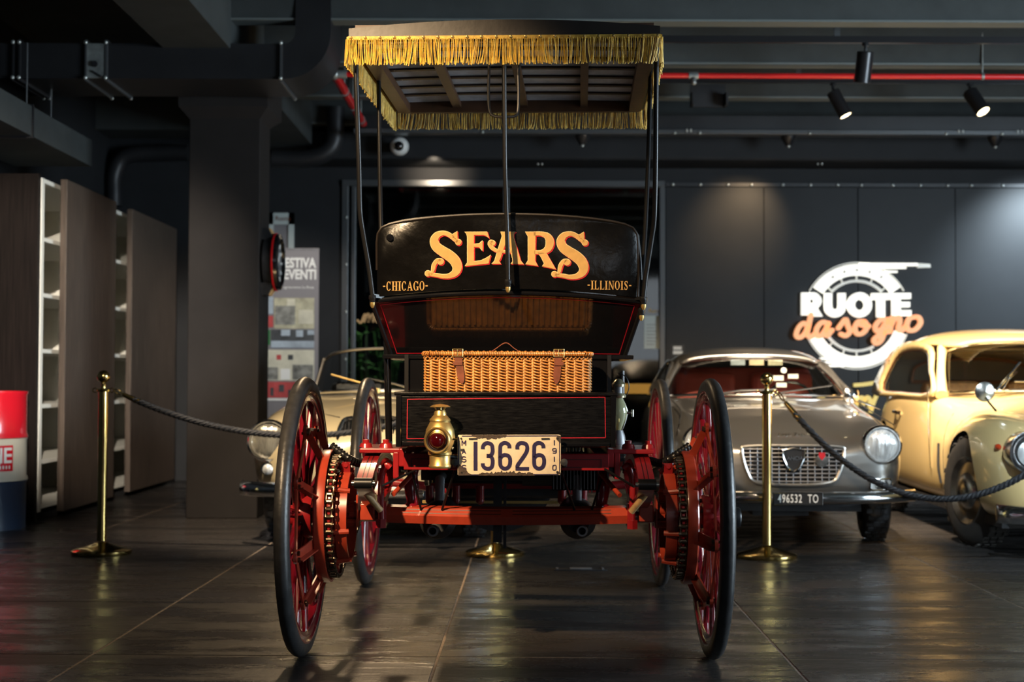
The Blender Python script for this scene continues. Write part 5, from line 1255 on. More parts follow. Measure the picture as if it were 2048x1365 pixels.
# ---- side lantern standing ahead of the box on the right
lc = BL(1237, 840, .55); k_ = 2844 / 5.496
def ln_(name, prof, m): 
    return MB().lathe([(r / k_, BL(1237, py, .55).z) for r, py in prof], (lc.x, lc.y, 0), n=28).build(name, m, lant)
lant = MB().lathe([(r / k_, BL(1237, py, .55).z) for r, py in [(0, 890), (15, 890), (15, 886), (13, 872), (9, 861), (0, 860)]], (lc.x, lc.y, 0), n=28).build('side_lantern', 'alu', bg)
ln_('lantern_globe', [(8, 861), (10, 852), (17, 834), (18.5, 824), (15, 810), (9, 797), (8, 796)], 'globe_glass')
ln_('lantern_collar', [(0, 797), (14, 796), (15, 792), (12, 787), (0, 786)], 'brass_pale'); ln_('lantern_vent', [(0, 787), (8, 787), (8, 774), (0, 774)], 'alu')
ln_('lantern_cap', [(0, 775), (13, 774), (14, 769), (10, 764), (5, 759), (0, 758)], 'brass_pale'); ln_('lantern_burner', [(0, 862), (6, 861), (5, 850), (2, 846), (2, 838), (0, 837)], 'brass')
MB().tube(smoothpath([BL(1236, 796, .55), BL(1250, 794, .55), BL(1258, 775, .55), BL(1252, 755, .55), BL(1236, 746, .55)], 6), .0022, 6).build('lantern_bail', 'black_iron', lant)
MB().tube(smoothpath([BL(1243, 797, .54), BL(1252, 815, .54), BL(1254, 828, .54), BL(1249, 848, .54), BL(1243, 862, .54)], 5), .003, 6).cyl(BL(1253, 826, .54), BL(1262, 826, .54), .006).cyl(BL(1265, 820, .54), BL(1265, 834, .54), .005).build('lantern_guard', 'chrome_dull', lant)
MB().bar(BL(1237, 890, .55), BL(1237, 905, .55), .03, .03).bar(BL(1237, 903, .55), BL(1200, 905, .55), .02, .02).build('lantern_bracket', 'black_iron', lant, smooth=0)
MB().cyl(BL(1246, 742, .6), BL(1246, 792, .6), .006, n=8).build('lantern_rod', 'alu', lant)

# ================================================================== wicker basket on the box
bz = zt + .001; b0 = BL(850, 780, -.18); b1 = BL(1180, 780, -.18); bcx = (b0.x + b1.x) / 2; bw_ = (b1.x - b0.x); bd_ = .20; bh = .112
wpos = BO + BROT @ Vector((bcx, -.18 + bd_ / 2, bz))
wk = thing('wicker_basket', 'lidded golden wicker picnic hamper with two brown leather straps', 'basket', wpos, -BA)
def loop_pts(n, off):                       # points along the rectangle with rounded corners
    W, D, r = bw_ / 2, bd_ / 2, .02; seg = [(-W + r, -D, W - r, -D), (W, -D + r, W, D - r), (W - r, D, -W + r, D), (-W, D - r, -W, -D + r)]; out = []
    Ls = [math.hypot(s[2] - s[0], s[3] - s[1]) for s in seg]; q = PI / 2 * r; tot = sum(Ls) + 4 * q
    for i in range(n):
        t = tot * i / n
        for k in range(4):
            if t <= Ls[k]: u = t / Ls[k]; out.append(((seg[k][0] + (seg[k][2] - seg[k][0]) * u), (seg[k][1] + (seg[k][3] - seg[k][1]) * u), [(0, -1), (1, 0), (0, 1), (-1, 0)][k], t)); break
            t -= Ls[k]
            if t <= q:
                c_ = [(W - r, -D + r), (W - r, D - r), (-W + r, D - r), (-W + r, -D + r)][k]; a = -PI / 2 + k * PI / 2 + t / r
                out.append((c_[0] + r * math.cos(a), c_[1] + r * math.sin(a), (math.cos(a), math.sin(a)), 0)); break
            t -= q
    return out, tot
NS = 52                                     # stakes around
lp, tot = loop_pts(NS * 6, 0)
for rw in range(11):
    z = .006 + rw * .0098
    for ph in (0, PI):
        q = []
        for i, (x, y, nn, _) in enumerate(lp):
            a = PI * i / 6 + ph + (PI if rw % 2 else 0)
            o_ = .0052 * math.sin(a); q.append((x + nn[0] * o_, y + nn[1] * o_, z + .0030 * math.cos(a)))
        MB().tube(q, .0026, 6, True).build('wicker_strand', 'wicker', wk, smooth=60)
st_ = MB()
for i in range(NS): x, y, nn, _ = lp[i * 6]; st_.cyl((x, y, 0), (x, y, bh), .0032, n=7)
st_.build('wicker_stakes', 'wicker_pale', wk)
MB().bb(-bw_ / 2 + .012, bw_ / 2 - .012, -bd_ / 2 + .012, bd_ / 2 - .012, .001, bh - .01).build('basket_lining', 'leather_tan', wk, smooth=0)
def coil(name, z, r, out, turns, parent, m='wicker'):
    q = [(x + nn[0] * out, y + nn[1] * out, z) for x, y, nn, _ in loop_pts(2000, 0)[0]]; pts = []
    for i, p in enumerate(q):
        a = 2 * PI * turns * i / len(q); nn = loop_n[i]
        pts.append((p[0] + nn[0] * r * math.cos(a), p[1] + nn[1] * r * math.cos(a), p[2] + r * math.sin(a)))
    return MB().tube(pts, r * .5, 4, True).build(name, m, parent, smooth=60)
loop_n = [p[2] for p in loop_pts(2000, 0)[0]]
coil('rim_braid', bh + .001, .0036, .003, 110, wk)
lid = MB().bb(-bw_ / 2 + .004, bw_ / 2 - .004, -bd_ / 2 + .004, bd_ / 2 - .004, bh + .010, bh + .020).build('basket_lid', 'wicker', wk, smooth=0)
coil('lid_braid', bh + .0155, .0058, .006, 250, lid)
for x in [-.26 + .02 * i for i in range(27)]: MB().tube([(x, -bd_ / 2 + .01, bh + .0215), (x, bd_ / 2 - .01, bh + .0215)], .0045, 6).build('lid_strand', 'wicker', lid)
for px, tilt in ((915, .012), (1117, -.006)):
    x = BL(px, 740, -.18).x - bcx; yF = -bd_ / 2 - .011
    stp = MB(); ol = [(-.0125, 0), (.0125, 0), (.0125, -.076), (.009, -.094), (.003, -.103), (-.003, -.103), (-.009, -.094), (-.0125, -.076)]
    stp.prism([(x + u + tilt * (-v / .08), bh + .018 + v) for u, v in ol], lambda a, b: (a, yF, b), (0, .003, 0)); stp.bb(x - .0125, x + .0125, yF, -.02, bh + .0235, bh + .027)
    so_ = stp.build('leather_strap', 'leather_tan', wk, smooth=0)
    MB().bb(x - .015, x + .017, yF - .004, yF - .001, bh - .024, bh - .012).build('strap_keeper', 'leather_tan', so_, smooth=0, bevel=.001)
    MB().tube([(x - .016, yF - .003, bh + .006), (x + .018, yF - .003, bh + .006), (x + .018, yF - .003, bh + .030), (x - .016, yF - .003, bh + .030)], .0016, 6, True).cyl((x, yF - .004, bh + .008), (x, yF - .004, bh + .03), .0012, n=6).build('strap_buckle', 'brass_satin', so_)
hx_ = BL(1009, 700, -.12).x - bcx
hp = smoothpath([(hx_ - .052, -.02, bh + .020), (hx_ - .03, -.02, bh + .034), (hx_ - .004, -.02, bh + .052), (hx_ + .012, -.02, bh + .052), (hx_ + .032, -.02, bh + .036), (hx_ + .056, -.02, bh + .020)], 5)
MB().loft([[p + Vector((0, -.010, -.0015)), p + Vector((0, .010, -.0015)), p + Vector((0, .010, .0015)), p + Vector((0, -.010, .0015))] for p in hp]).build('basket_handle', 'leather_tan', wk, smooth=30)

# ================================================================== the three cars (own frame: nose at y = 0, tail at +y)
def ring16(y, w_, zb, xf, zf, xv, zv, zc, bulge=.0):
    h = [(0, zb), (w_ * .80, zb), (w_ * .965, zb + .05), (w_, zb + (zf - zb) * .48), (w_ * .985, zb + (zf - zb) * .76), (xf, zf), (xv, zv), (xv * .5, zc * .75 + zv * .25), (0, zc)]
    pts = [Vector((x, y, z)) for x, z in h] + [Vector((-x, y, z)) for x, z in reversed(h[1:-1])]
    return pts
def car_body(name, sts, m, parent, arches=(), ar=.36, az=.33, sub=3):
    mb = MB(); secs = [ring16(*s) for s in sts]; mb.loft(secs)
    o = mb.build(name, m, parent, smooth=180, sub=sub)
    if arches:
        dg = bpy.context.evaluated_depsgraph_get(); me = bpy.data.meshes.new_from_object(o.evaluated_get(dg)); o.modifiers.clear(); o.data = me
        for x, y in arches:
            c = MB(); ol = [(ar * math.cos(t * PI / 24), az + ar * math.sin(t * PI / 24)) for t in range(25)] + [(-ar * .97, -.2), (ar * .97, -.2)]
            c.prism(ol, lambda a, b: (x - .17, y + a, b), (.34, 0, 0))
            co = c.build('cutter', 'dark_void', parent); bo = o.modifiers.new('b', 'BOOLEAN'); bo.object = co; bo.solver = 'EXACT'; bo.operation = 'DIFFERENCE'; bo.material_mode = 'TRANSFER'
            bpy.context.view_layer.update(); dg = bpy.context.evaluated_depsgraph_get()
            me = bpy.data.meshes.new_from_object(o.evaluated_get(dg)); o.modifiers.clear(); o.data = me; bpy.data.objects.remove(co, do_unlink=True)
        me.shade_smooth(); me.set_sharp_from_angle(angle=R(40))
    return o
from mathutils.bvhtree import BVHTree
class Cast:                                                    # where a car body's surface lies
    def __init__(s, o): s.b = BVHTree.FromPolygons([v.co.copy() for v in o.data.vertices], [tuple(p.vertices) for p in o.data.polygons])
    def y(s, x, z, d=.05):
        h = s.b.ray_cast(Vector((x, -2, z)), Vector((0, 1, 0)))[0]; return h.y if h else d
    def x(s, y, z, sd, d=.68):
        h = s.b.ray_cast(Vector((sd * 2, y, z)), Vector((-sd, 0, 0)))[0]; return h.x if h else sd * d
    def z(s, x, y, d=.8):
        h = s.b.ray_cast(Vector((x, y, 2)), Vector((0, 0, -1)))[0]; return h.z if h else d
def car_wheel(parent, x, y, r, wd, steer=0.0, hub='chrome_dull', tyre='rubber', rim='chrome_dull'):
    s = 1 if x > 0 else -1
    o = MB().lathe([(r * .62, -wd / 2), (r * .80, -wd / 2 - .008), (r * .93, -wd / 2 + .006), (r, -wd / 2 + .03), (r, wd / 2 - .03), (r * .93, wd / 2 - .006), (r * .80, wd / 2 + .008), (r * .62, wd / 2)], (0, 0, 0), (1, 0, 0), 44, True).build('wheel', tyre, parent, loc=(x, y, r))
    o.rotation_euler = (0, 0, steer)
    MB().lathe([(0, s * .02), (r * .56, s * .02), (r * .64, s * (wd / 2 - .005)), (r * .60, s * (wd / 2 + .004)), (r * .52, s * (wd / 2 - .02)), (r * .34, s * (wd / 2 - .01)), (r * .30, s * (wd / 2 + .01)), (r * .15, s * (wd / 2 + .03)), (0, s * (wd / 2 + .034))], (0, 0, 0), (1, 0, 0), 36).build('wheel_disc', rim, o)
    g = MB()
    for k in range(40):
        a = 2 * PI * k / 40
        for x_ in (-wd * .28, 0, wd * .28): g.box((x_ + (.006 if k % 2 else -.006), r * math.cos(a) * 1.002, r * math.sin(a) * 1.002), (wd * .2, .028, .008), Matrix.Rotation(a - PI / 2, 3, 'X'))
    g.build('tyre_tread', tyre, o, smooth=0)['kind'] = 'stuff'
    return o
def headlight(parent, c, r, tilt=.10, hood=0.0, lens='lamp_glass', ring='chrome'):
    ax = Vector((0, -1, tilt)).normalized(); s = 1 if c[0] > 0 else -1
    o = MB().lathe([(r * .80, -.06 - hood), (r * 1.10, -.05 - hood), (r * 1.16, -.02), (r * 1.14, .008), (r * 1.02, .022), (r * .95, .012), (r * .93, -.01)], c, ax, 36, True).build('headlight', ring, parent)
    MB().lathe([(r * .94, 0), (r * .86, .012), (r * .6, .024), (r * .3, .030), (0, .032)], c, ax, 32).build('headlight_lens', lens, o)
    MB().lathe([(0, -.05), (r * .5, -.03), (r * .94, 0), (r * .94, -.012), (r * .5, -.045)], c, ax, 28).build('headlight_bowl', 'lamp_reflector', o)
    return o
def strip(name, A, B, m, parent, k=4, th=None):      # ruled surface between two curves
    a = smoothpath(A, k); b = smoothpath(B, k); mb = MB(); n = len(a)
    mid = [[p.lerp(q, t) for p, q in zip(a, b)] for t in (0, .25, .5, .75, 1)]
    vs = [p for r_ in mid for p in r_]; fs = [(r_ * n + i, r_ * n + i + 1, (r_ + 1) * n + i + 1, (r_ + 1) * n + i) for r_ in range(4) for i in range(n - 1)]
    o = mb.add(vs, fs).build(name, m, parent, smooth=180)
    if th: s = o.modifiers.new('s', 'SOLIDIFY'); s.thickness = th; s.offset = 0
    return o
def mir(pts): return [Vector((-p[0], p[1], p[2])) for p in pts]
def full(half): return mir(list(reversed(half[1:]))) + [Vector(p) for p in half]     # half starts at x = 0
def roof_shell(parent, sts, m):
    secs = []
    for y, w_, zc, ze in sts:
        h = [(-1, ze), (-.93, ze + (zc - ze) * .45), (-.7, ze + (zc - ze) * .80), (-.35, ze + (zc - ze) * .96), (0, zc), (.35, ze + (zc - ze) * .96), (.7, ze + (zc - ze) * .80), (.93, ze + (zc - ze) * .45), (1, ze)]
        secs.append([Vector((a * w_, y, z)) for a, z in h])
    o = MB().loft(secs, False, False).build('roof', m, parent, smooth=180, sub=2)
    s = o.modifiers.new('s', 'SOLIDIFY'); s.thickness = .02; s.offset = -1
    return o
def side_window(parent, belt_x, roofw, outer, inner, m, trim):
    def X(y, z):
        t = max(0, min(1, (z - .86) / (roofw[2] - .86))); rw = roofw[0] + (roofw[1] - roofw[0]) * 0
        return belt_x + (rw - belt_x) * t
    for s in (-1, 1):
        O = smoothpath([Vector((s * X(y, z), y, z)) for y, z in outer], 3, True); I = smoothpath([Vector((s * X(y, z), y, z)) for y, z in inner], 3, True); n = len(O)
        o = MB().add(O + I, [(i, (i + 1) % n, n + (i + 1) % n, n + i) for i in range(n)]).build('window_surround', m, parent, smooth=60)
        q = o.modifiers.new('s', 'SOLIDIFY'); q.thickness = .025; q.offset = 0
        MB().tube(I, .009, 6, True).build('window_trim', trim, o)
        c = sum(I, Vector()) / n; MB().add(I + [c], [(i, (i + 1) % n, n) for i in range(n)]).build('side_glass', 'car_glass', parent, smooth=0)

# ---- silver coupe
sc = thing('silver_coupe', 'silver vintage coupe with slatted oval grille and red interior', 'car', (1.585, 8.03, 0), R(-2.6))
scb = car_body('car_body', [(0.0, .46, .35, .36, .52, .26, .545, .565), (.05, .575, .30, .46, .625, .30, .58, .61), (.18, .655, .27, .53, .705, .36, .635, .67), (.5, .71, .25, .565, .765, .38, .715, .755),
                      (1.0, .735, .24, .585, .80, .41, .785, .82), (1.4, .74, .24, .61, .835, .45, .84, .862), (1.55, .74, .24, .635, .85, .50, .85, .866), (1.75, .74, .24, .645, .855, .60, .80, .46), (2.9, .73, .24, .635, .86, .59, .80, .46), (3.05, .72, .26, .60, .85, .45, .85, .86),
                      (3.6, .66, .32, .50, .74, .35, .74, .75), (3.9, .45, .40, .36, .56, .25, .58, .60)], 'silver_paint', sc, [(-.66, .62), (.66, .62), (-.66, 3.05), (.66, 3.05)], .335, .30)
SB = Cast(scb)
def gy(a, b, off=0.0): return (a, SB.y(a * .92, min(max(b, .40), .55), .03) - .012 - off, b)
gol = [(-.285, .560), (-.25, .588), (0, .594), (.25, .588), (.285, .560), (.255, .44), (.20, .385), (0, .372), (-.20, .385), (-.255, .44)]
gi = MB().prism([(p.x, p.z) for p in smoothpath([(a, 0, b) for a, b in gol], 4, True)], lambda a, b: gy(a, b), (0, .06, 0)).build('grille_backing', 'dark_void', sc, smooth=0)
gf = MB().tube([gy(p.x, p.z, .006) for p in smoothpath([(a, 0, b) for a, b in gol], 5, True)], .011, 8, True).build('grille_frame', 'silver_paint', sc)
for k in range(9):
    z = .392 + .0225 * k; hw = .285 - .075 * max(0, (.52 - z) / .15) if z < .52 else .278
    MB().tube([gy(hw * (-1 + 2 * i / 12), z, .008) for i in range(13)], .0042, 6).build('grille_bar', 'alu', gf)
for k in range(-6, 7):
    x = k * .040; zb_ = .378 + (.0 if abs(x) < .19 else (abs(x) - .19) * .9); MB().tube([gy(x, zb_ + (.588 - zb_) * i / 5, .006) for i in range(6)], .0035, 6).build('grille_upright', 'alu', gf)
g0 = gy(0, .5)[1] - .020
shp = [(-.062, .568), (0, .580), (.062, .568), (.056, .52), (.034, .472), (0, .446), (-.034, .472), (-.056, .52)]
sh = MB().prism(shp, lambda a, b: (a, g0, b), (0, .01, 0)).build('shield_badge', 'dark_iron', sc, smooth=0)
MB().tube([(a, g0 - .002, b) for a, b in shp], .0055, 6, True).build('badge_edge', 'chrome', sh)
text_obj('badge_lettering', 'LANCIA', .030, 'chrome', sh, (0, g0 - .003, .522), bold=.0006)
g1 = gy(.158, .51)[1] - .010
rbg = MB().lathe([(0, 0), (.036, 0), (.036, .008), (0, .012)], (.158, g1, .51), (0, -1, 0), 24).build('round_badge', 'chrome_dull', sc)
MB().prism([(-.018, .034), (.018, .034), (.018, .012), (0, -.010), (-.018, .012)], lambda a, b: (.158 + a, g1 - .015, .522 + b), (0, .004, 0)).build('badge_crest', 'sign_red', rbg, smooth=0)
for s in (-1, 1):
    headlight(sc, (s * .505, SB.y(s * .505, .598) - .040, .598), .098, .07)
    ty = [(s * .505 + a, SB.y(s * .505 + a, .375 + b) - .006, .375 + b) for a, b in ((-.072, -.018), (-.058, -.032), (.045, -.032), (.058, -.018), (.058, .020), (.045, .032), (-.058, .032), (-.072, .020))]
    tl_ = MB().add([(p[0], p[1] - .004, p[2]) for p in ty] + [(p[0], p[1] + .03, p[2]) for p in ty], [tuple(range(8))] + [(k, (k + 1) % 8, 8 + (k + 1) % 8, 8 + k) for k in range(8)]).build('turn_lamp', 'lamp_glass', sc, smooth=0)
    MB().tube([(p[0], p[1] - .003, p[2]) for p in ty], .0055, 6, True).build('lamp_rim', 'chrome', tl_)
    car_wheel(sc, s * .575, .62, .285, .15, R(-6)); car_wheel(sc, s * .575, 3.05, .285, .15)
    MB().tube(smoothpath([(s * .62, .25, .705), (s * .58, .7, .775), (s * .60, 1.3, .835)], 6), .003, 6).build('wing_seam', 'dark_iron', sc)
bmp = []
for i in range(21):
    x = -.72 + 1.44 * i / 20; y = -.085 + .24 * (abs(x) / .72) ** 3; z = .305
    bmp.append([(x, y + .02, z - .035), (x, y - .012, z - .025), (x, y - .024, z), (x, y - .012, z + .026), (x, y + .02, z + .034), (x, y + .03, z)])
MB().loft(bmp).build('front_bumper', 'chrome', sc, smooth=60)
np_ = MB().bb(-.127, .148, -.122, -.112, .266, .338).build('licence_plate', 'plate_black', sc, smooth=0, bevel=.004)
text_obj('plate_lettering', '496532  TO', .066, 'white_print', np_, (.0105, -.124, .302), sx=.60, spacing=1.15, bold=.0005)
MB().tube([(-.123, -.123, .270), (.144, -.123, .270), (.144, -.123, .334), (-.123, -.123, .334)], .003, 6, True).build('plate_edge', 'chrome', np_)
MB().bb(-.40, .40, .10, .5, .215, .275).bb(-.2, .12, .2, .5, .18, .215).build('under_pan', 'dark_iron', sc, smooth=0)
text_obj('bonnet_script', 'Appia Zagato', .035, 'chrome_dull', sc, (.03, .14, SB.z(0.02, .14) + .006), (R(35), 0, 0))
ws_b = full([(0, 1.34, .868), (.3, 1.39, .866), (.50, 1.50, .860), (.625, 1.66, .85)]); ws_t = full([(0, 1.97, 1.125), (.25, 1.985, 1.118), (.40, 2.02, 1.105), (.485, 2.08, 1.085)])
strip('windscreen', ws_b, ws_t, 'car_glass', sc)
MB().tube(smoothpath(ws_b, 4), .010, 8).build('windscreen_trim', 'chrome', sc); MB().tube(smoothpath(ws_t, 4), .012, 8).build('windscreen_trim', 'silver_paint', sc)
for s in (-1, 1): MB().tube(smoothpath([(s * .63, 1.68, .845), (s * .56, 1.88, .98), (s * .487, 2.09, 1.085)], 5), .022, 10).build('screen_pillar', 'silver_paint', sc); MB().tube(smoothpath([(s * .612, 1.66, .85), (s * .54, 1.86, .98), (s * .465, 2.06, 1.08)], 5), .008, 8).build('pillar_trim', 'chrome', sc)
roof_shell(sc, [(1.96, .475, 1.145, 1.085), (2.12, .510, 1.190, 1.095), (2.45, .535, 1.218, 1.10), (2.9, .52, 1.185, 1.065), (3.3, .47, 1.02, .97), (3.62, .42, .86, .80)], 'silver_paint')
side_window(sc, .64, (.53, .53, 1.09), [(1.60, .85), (1.85, .98), (2.08, 1.085), (2.5, 1.11), (2.9, 1.08), (3.2, 1.0), (3.4, .85), (2.6, .84)], [(1.72, .87), (1.92, .985), (2.12, 1.062), (2.5, 1.08), (2.85, 1.05), (3.05, .97), (3.1, .875), (2.5, .865)], 'silver_paint', 'chrome')
for x, c in ((-.30, 'ph_sky'), (-.14, 'plate_cream'), (.02, 'ph_room')):
    xx = (-.09, .04, .17)[(-.30, -.14, .02).index(x)]
    MB().bb(xx - .05, xx + .05, 1.925, 1.929, 1.068, 1.105).build('screen_sticker', c, sc, smooth=0)
for xx, z0, h in ((.17, .96, .035), (.27, .975, .03), (.19, .915, .03)): MB().bb(xx - .035, xx + .035, 1.77, 1.774, z0, z0 + h).build('screen_sticker', 'white_print', sc, smooth=0)
MB().lathe([(0, 0), (.02, 0), (.02, .003), (0, .003)], (.21, 1.80, 1.03), (0, -1, .3), 20).build('screen_sticker', 'white_print', sc, smooth=0)
for xo in (-.30, .05): MB().tube([(xo, 1.28, .873), (xo + .16, 1.34, .895), (xo + .42, 1.42, .93) if xo > 0 else (xo + .40, 1.36, .90)], .006, 6).cyl((xo, 1.28, .86), (xo, 1.28, .885), .014).build('wiper', 'chrome', sc)
MB().bb(-.56, .56, 1.72, 1.84, .62, .84).build('dashboard', 'dark_iron', sc, smooth=0, bevel=.03)
MB().tube([(.28 + .17 * math.cos(k * PI / 10), 1.95 + .06 * math.sin(k * PI / 10), .80 + .15 * math.sin(k * PI / 10)) for k in range(20)], .011, 8, True).bar((.12, 1.95, .80), (.44, 1.95, .80), .012, .012).cyl((.28, 1.95, .80), (.28, 1.76, .76), .018).build('steering_wheel', 'black_gloss', sc)
for s in (-1, 1): MB().bb(s * .06, s * .50, 2.35, 2.47, .46, 1.02).build('seat_back', 'red_seat', sc, smooth=0, bevel=.04)
MB().bb(-.52, .52, 2.60, 2.66, .46, 1.06).build('rear_bulkhead', 'red_seat', sc, smooth=0, bevel=.03)
MB().lathe([(0, 0), (.04, .0), (.055, .02), (.055, .035), (.03, .055), (0, .06)], (.30, .98, .885), (.3, -1, .1), 20).cyl((.50, 1.0, .80), (.31, 1.0, .875), .006).build('wing_mirror', 'chrome', sc).location = (.22, .1, -.02)

# ---- cream coupe
cc2 = thing('cream_coupe', 'cream vintage saloon coupe with rounded roof and pontoon wings', 'car', (3.27, 7.42, 0), R(-2.7))
crb = car_body('car_body', [(0.0, .46, .30, .36, .48, .20, .60, .66), (.06, .60, .23, .50, .60, .26, .67, .75), (.20, .675, .19, .555, .70, .31, .69, .81), (.5, .705, .18, .565, .785, .34, .715, .845), (.85, .71, .18, .555, .81, .36, .735, .865), (1.12, .705, .18, .55, .785, .38, .765, .88), (1.22, .665, .18, .55, .765, .40, .79, .885), (1.35, .652, .18, .57, .79, .42, .825, .89),
                      (1.6, .66, .18, .60, .82, .46, .865, .90), (1.8, .665, .18, .645, .865, .55, .87, .90), (2.0, .67, .18, .655, .875, .60, .82, .48), (3.0, .665, .18, .65, .875, .59, .82, .48), (3.2, .65, .2, .62, .875, .5, .87, .89), (3.7, .60, .25, .53, .76, .4, .80, .82), (4.15, .42, .34, .36, .52, .25, .58, .62)],
         'cream_paint', cc2, [(-.63, .88), (.63, .88), (-.63, 3.2), (.63, 3.2)], .355, .315)
CB = Cast(crb)
for s in (-1, 1):
    car_wheel(cc2, s * .585, .88, .32, .155, R(11), tyre='rubber_brown'); car_wheel(cc2, s * .565, 3.2, .32, .155, tyre='rubber_brown')
    headlight(cc2, (s * .545, .045, .585), .088, .06, .05)
    MB().lathe([(.105, -.02), (.115, -.03), (.112, .10), (.09, .18), (.05, .25), (0, .28)], (s * .545, .05, .585), (0, 1, -.02), 28).build('headlight_shell', 'chrome', cc2)
    MB().lathe([(0, 0), (.010, .01), (.013, .05), (.010, .10), (0, .16)], (CB.x(.14, .60, s) - s * .003, .14, .60), (s * .25, 1, .01), 12).build('indicator_spear', 'chrome', cc2)
    MB().ball((CB.x(.27, .603, s) + s * .008, .27, .603), (.018, .035, .018), 12, 8).build('indicator_lens', 'amber', cc2)
    MB().lathe([(0, 0), (.055, 0), (.058, .012), (.045, .02), (0, .026)], (s * .60, .70, .90), (-.1 * s, -1, -.05), 24).tube([(s * .60, .71, .90), (s * .585, .66, .84), (s * .56, .60, .79)], .006, 8).build('wing_mirror', 'chrome_dull', cc2)
    MB().tube(smoothpath([(CB.x(1.70, .40, s) + s * .008, 1.70, .40), (CB.x(1.70, .60, s) + s * .014, 1.70, .60), (CB.x(1.70, .60, s) + s * .018, 1.70, .74), (CB.x(1.70, .60, s) + s * .022, 1.70, .93)], 5), [.004] * 16, 6).build('aerial', 'chrome', cc2)
    MB().tube(smoothpath([(CB.x(1.50, .32, s) + s * .008, 1.50, .32), (CB.x(1.50, .42, s) + s * .012, 1.50, .42), (CB.x(1.50, .55, s) + s * .008, 1.50, .57)], 4), .008, 8).build('side_lever', 'dark_iron', cc2)
    MB().lathe([(0, 0), (.022, 0), (.020, .006), (0, .008)], (CB.x(1.40, .32, s), 1.40, .32), (s, 0, 0), 16).build('side_button', 'dark_iron', cc2)
    MB().tube(smoothpath([(CB.x(2.72, .74, s), 2.72, .74), (CB.x(2.66, .745, s) + s * .03, 2.66, .745), (CB.x(2.58, .74, s) + s * .03, 2.58, .74), (CB.x(2.54, .735, s), 2.54, .735)], 4), .013, 8).build('door_handle', 'chrome', cc2)
    MB().tube([(CB.x(1.42, z_, s) + s * .0005, 1.42, z_) for z_ in (.22, .32, .42, .52, .62, .70, .76)], .0025, 5).build('door_seam', 'dark_iron', cc2)
ws_b = full([(0, 1.40, .905), (.3, 1.46, .900), (.45, 1.55, .893), (.54, 1.70, .888)]); ws_t = full([(0, 1.82, 1.215), (.27, 1.85, 1.21), (.40, 1.92, 1.19), (.475, 2.01, 1.16)])
strip('windscreen', ws_b, ws_t, 'car_glass', cc2)
for q in (ws_b, ws_t): MB().tube(smoothpath(q, 4), .010, 8).build('windscreen_trim', 'chrome', cc2)
for s in (-1, 1): MB().tube(smoothpath([(s * .582, 1.72, .870), (s * .548, 1.87, 1.02), (s * .497, 2.04, 1.18)], 5), [.042, .038, .035, .033, .031, .030, .029, .029, .030, .032, .034], 10).build('screen_pillar', 'cream_paint', cc2)
roof_shell(cc2, [(1.81, .455, 1.235, 1.19), (1.95, .505, 1.285, 1.20), (2.4, .565, 1.335, 1.22), (2.95, .56, 1.32, 1.20), (3.4, .53, 1.18, 1.08), (3.75, .50, .98, .90), (3.95, .46, .84, .76)], 'cream_paint')
side_window(cc2, .640, (.555, .55, 1.22), [(1.74, .865), (1.90, 1.04), (2.06, 1.19), (2.55, 1.24), (3.0, 1.22), (3.35, 1.12), (3.6, .87), (2.7, .85)], [(1.80, .885), (1.95, 1.03), (2.12, 1.15), (2.55, 1.18), (2.95, 1.155), (3.15, 1.06), (3.24, .90), (2.6, .878)], 'cream_paint', 'trim_wood')
MB().bb(-.60, .60, 3.18, 3.20, .86, 1.12).build('rear_bulkhead', 'head_lining', cc2, smooth=0)
rwf = MB().tube(smoothpath([(-.44, 3.16, .955), (-.40, 3.16, 1.07), (-.2, 3.16, 1.12), (.2, 3.16, 1.12), (.40, 3.16, 1.07), (.44, 3.16, .955)], 6), .012, 8).tube([(-.44, 3.16, .955), (.44, 3.16, .955)], .014, 8).build('rear_window_frame', 'trim_wood', cc2)
for s in (-1, 1): MB().bb(s * .08, s * .50, 2.55, 2.68, .45, .96).build('seat_back', 'tan_seat', cc2, smooth=0, bevel=.05)
MB().bb(-.53, .53, 1.80, 1.90, .60, .86).build('dashboard', 'cream_paint', cc2, smooth=0, bevel=.03)
MB().bb(-.48, .48, 2.1, 2.98, 1.175, 1.18).build('roof_lining', 'head_lining', cc2, smooth=0)
MB().bb(.0, .18, 1.90, 1.92, 1.10, 1.16).build('rear_mirror', 'chrome_dull', cc2, smooth=0, bevel=.01)
MB().tube([(-.33, 1.40, .90), (-.26, 1.44, .97), (-.14, 1.54, 1.08)], .008, 6).tube([(-.30, 1.38, .905), (-.25, 1.40, .98), (-.17, 1.50, 1.02)], .006, 6).build('wiper', 'chrome', cc2)
MB().cyl((-.2, 1.46, .96), (.25, 1.48, .955), .006).build('grab_rail', 'chrome', cc2)
bmp = []
for i in range(21):
    x = -.70 + 1.40 * i / 20; y = -.09 + .20 * (abs(x) / .70) ** 4; z = .255
    bmp.append([(x, y + .02, z - .05), (x, y - .015, z - .04), (x, y - .03, z), (x, y - .015, z + .04), (x, y + .02, z + .05), (x, y + .03, z)])
MB().loft(bmp).build('front_bumper', 'chrome', cc2, smooth=60)
MB().bb(-.62, .62, .3, 3.9, .16, .21).build('under_pan', 'dark_iron', cc2, smooth=0)
MB().bb(-.5, .5, .2, 1.5, .2, .5).build('wheel_arch_liner', 'dark_void', cc2, smooth=0)
MB().tube(smoothpath([(0, .1, .77), (0, .8, .873), (0, 1.5, .908)], 5), .006, 6).build('bonnet_strip', 'chrome', cc2)
gg = MB().tube(smoothpath([(-.2, .0, .35), (-.22, .0, .55), (-.12, .02, .66), (.12, .02, .66), (.22, .0, .55), (.2, .0, .35)], 5, True), .014, 8, True).build('grille_frame', 'chrome', cc2)
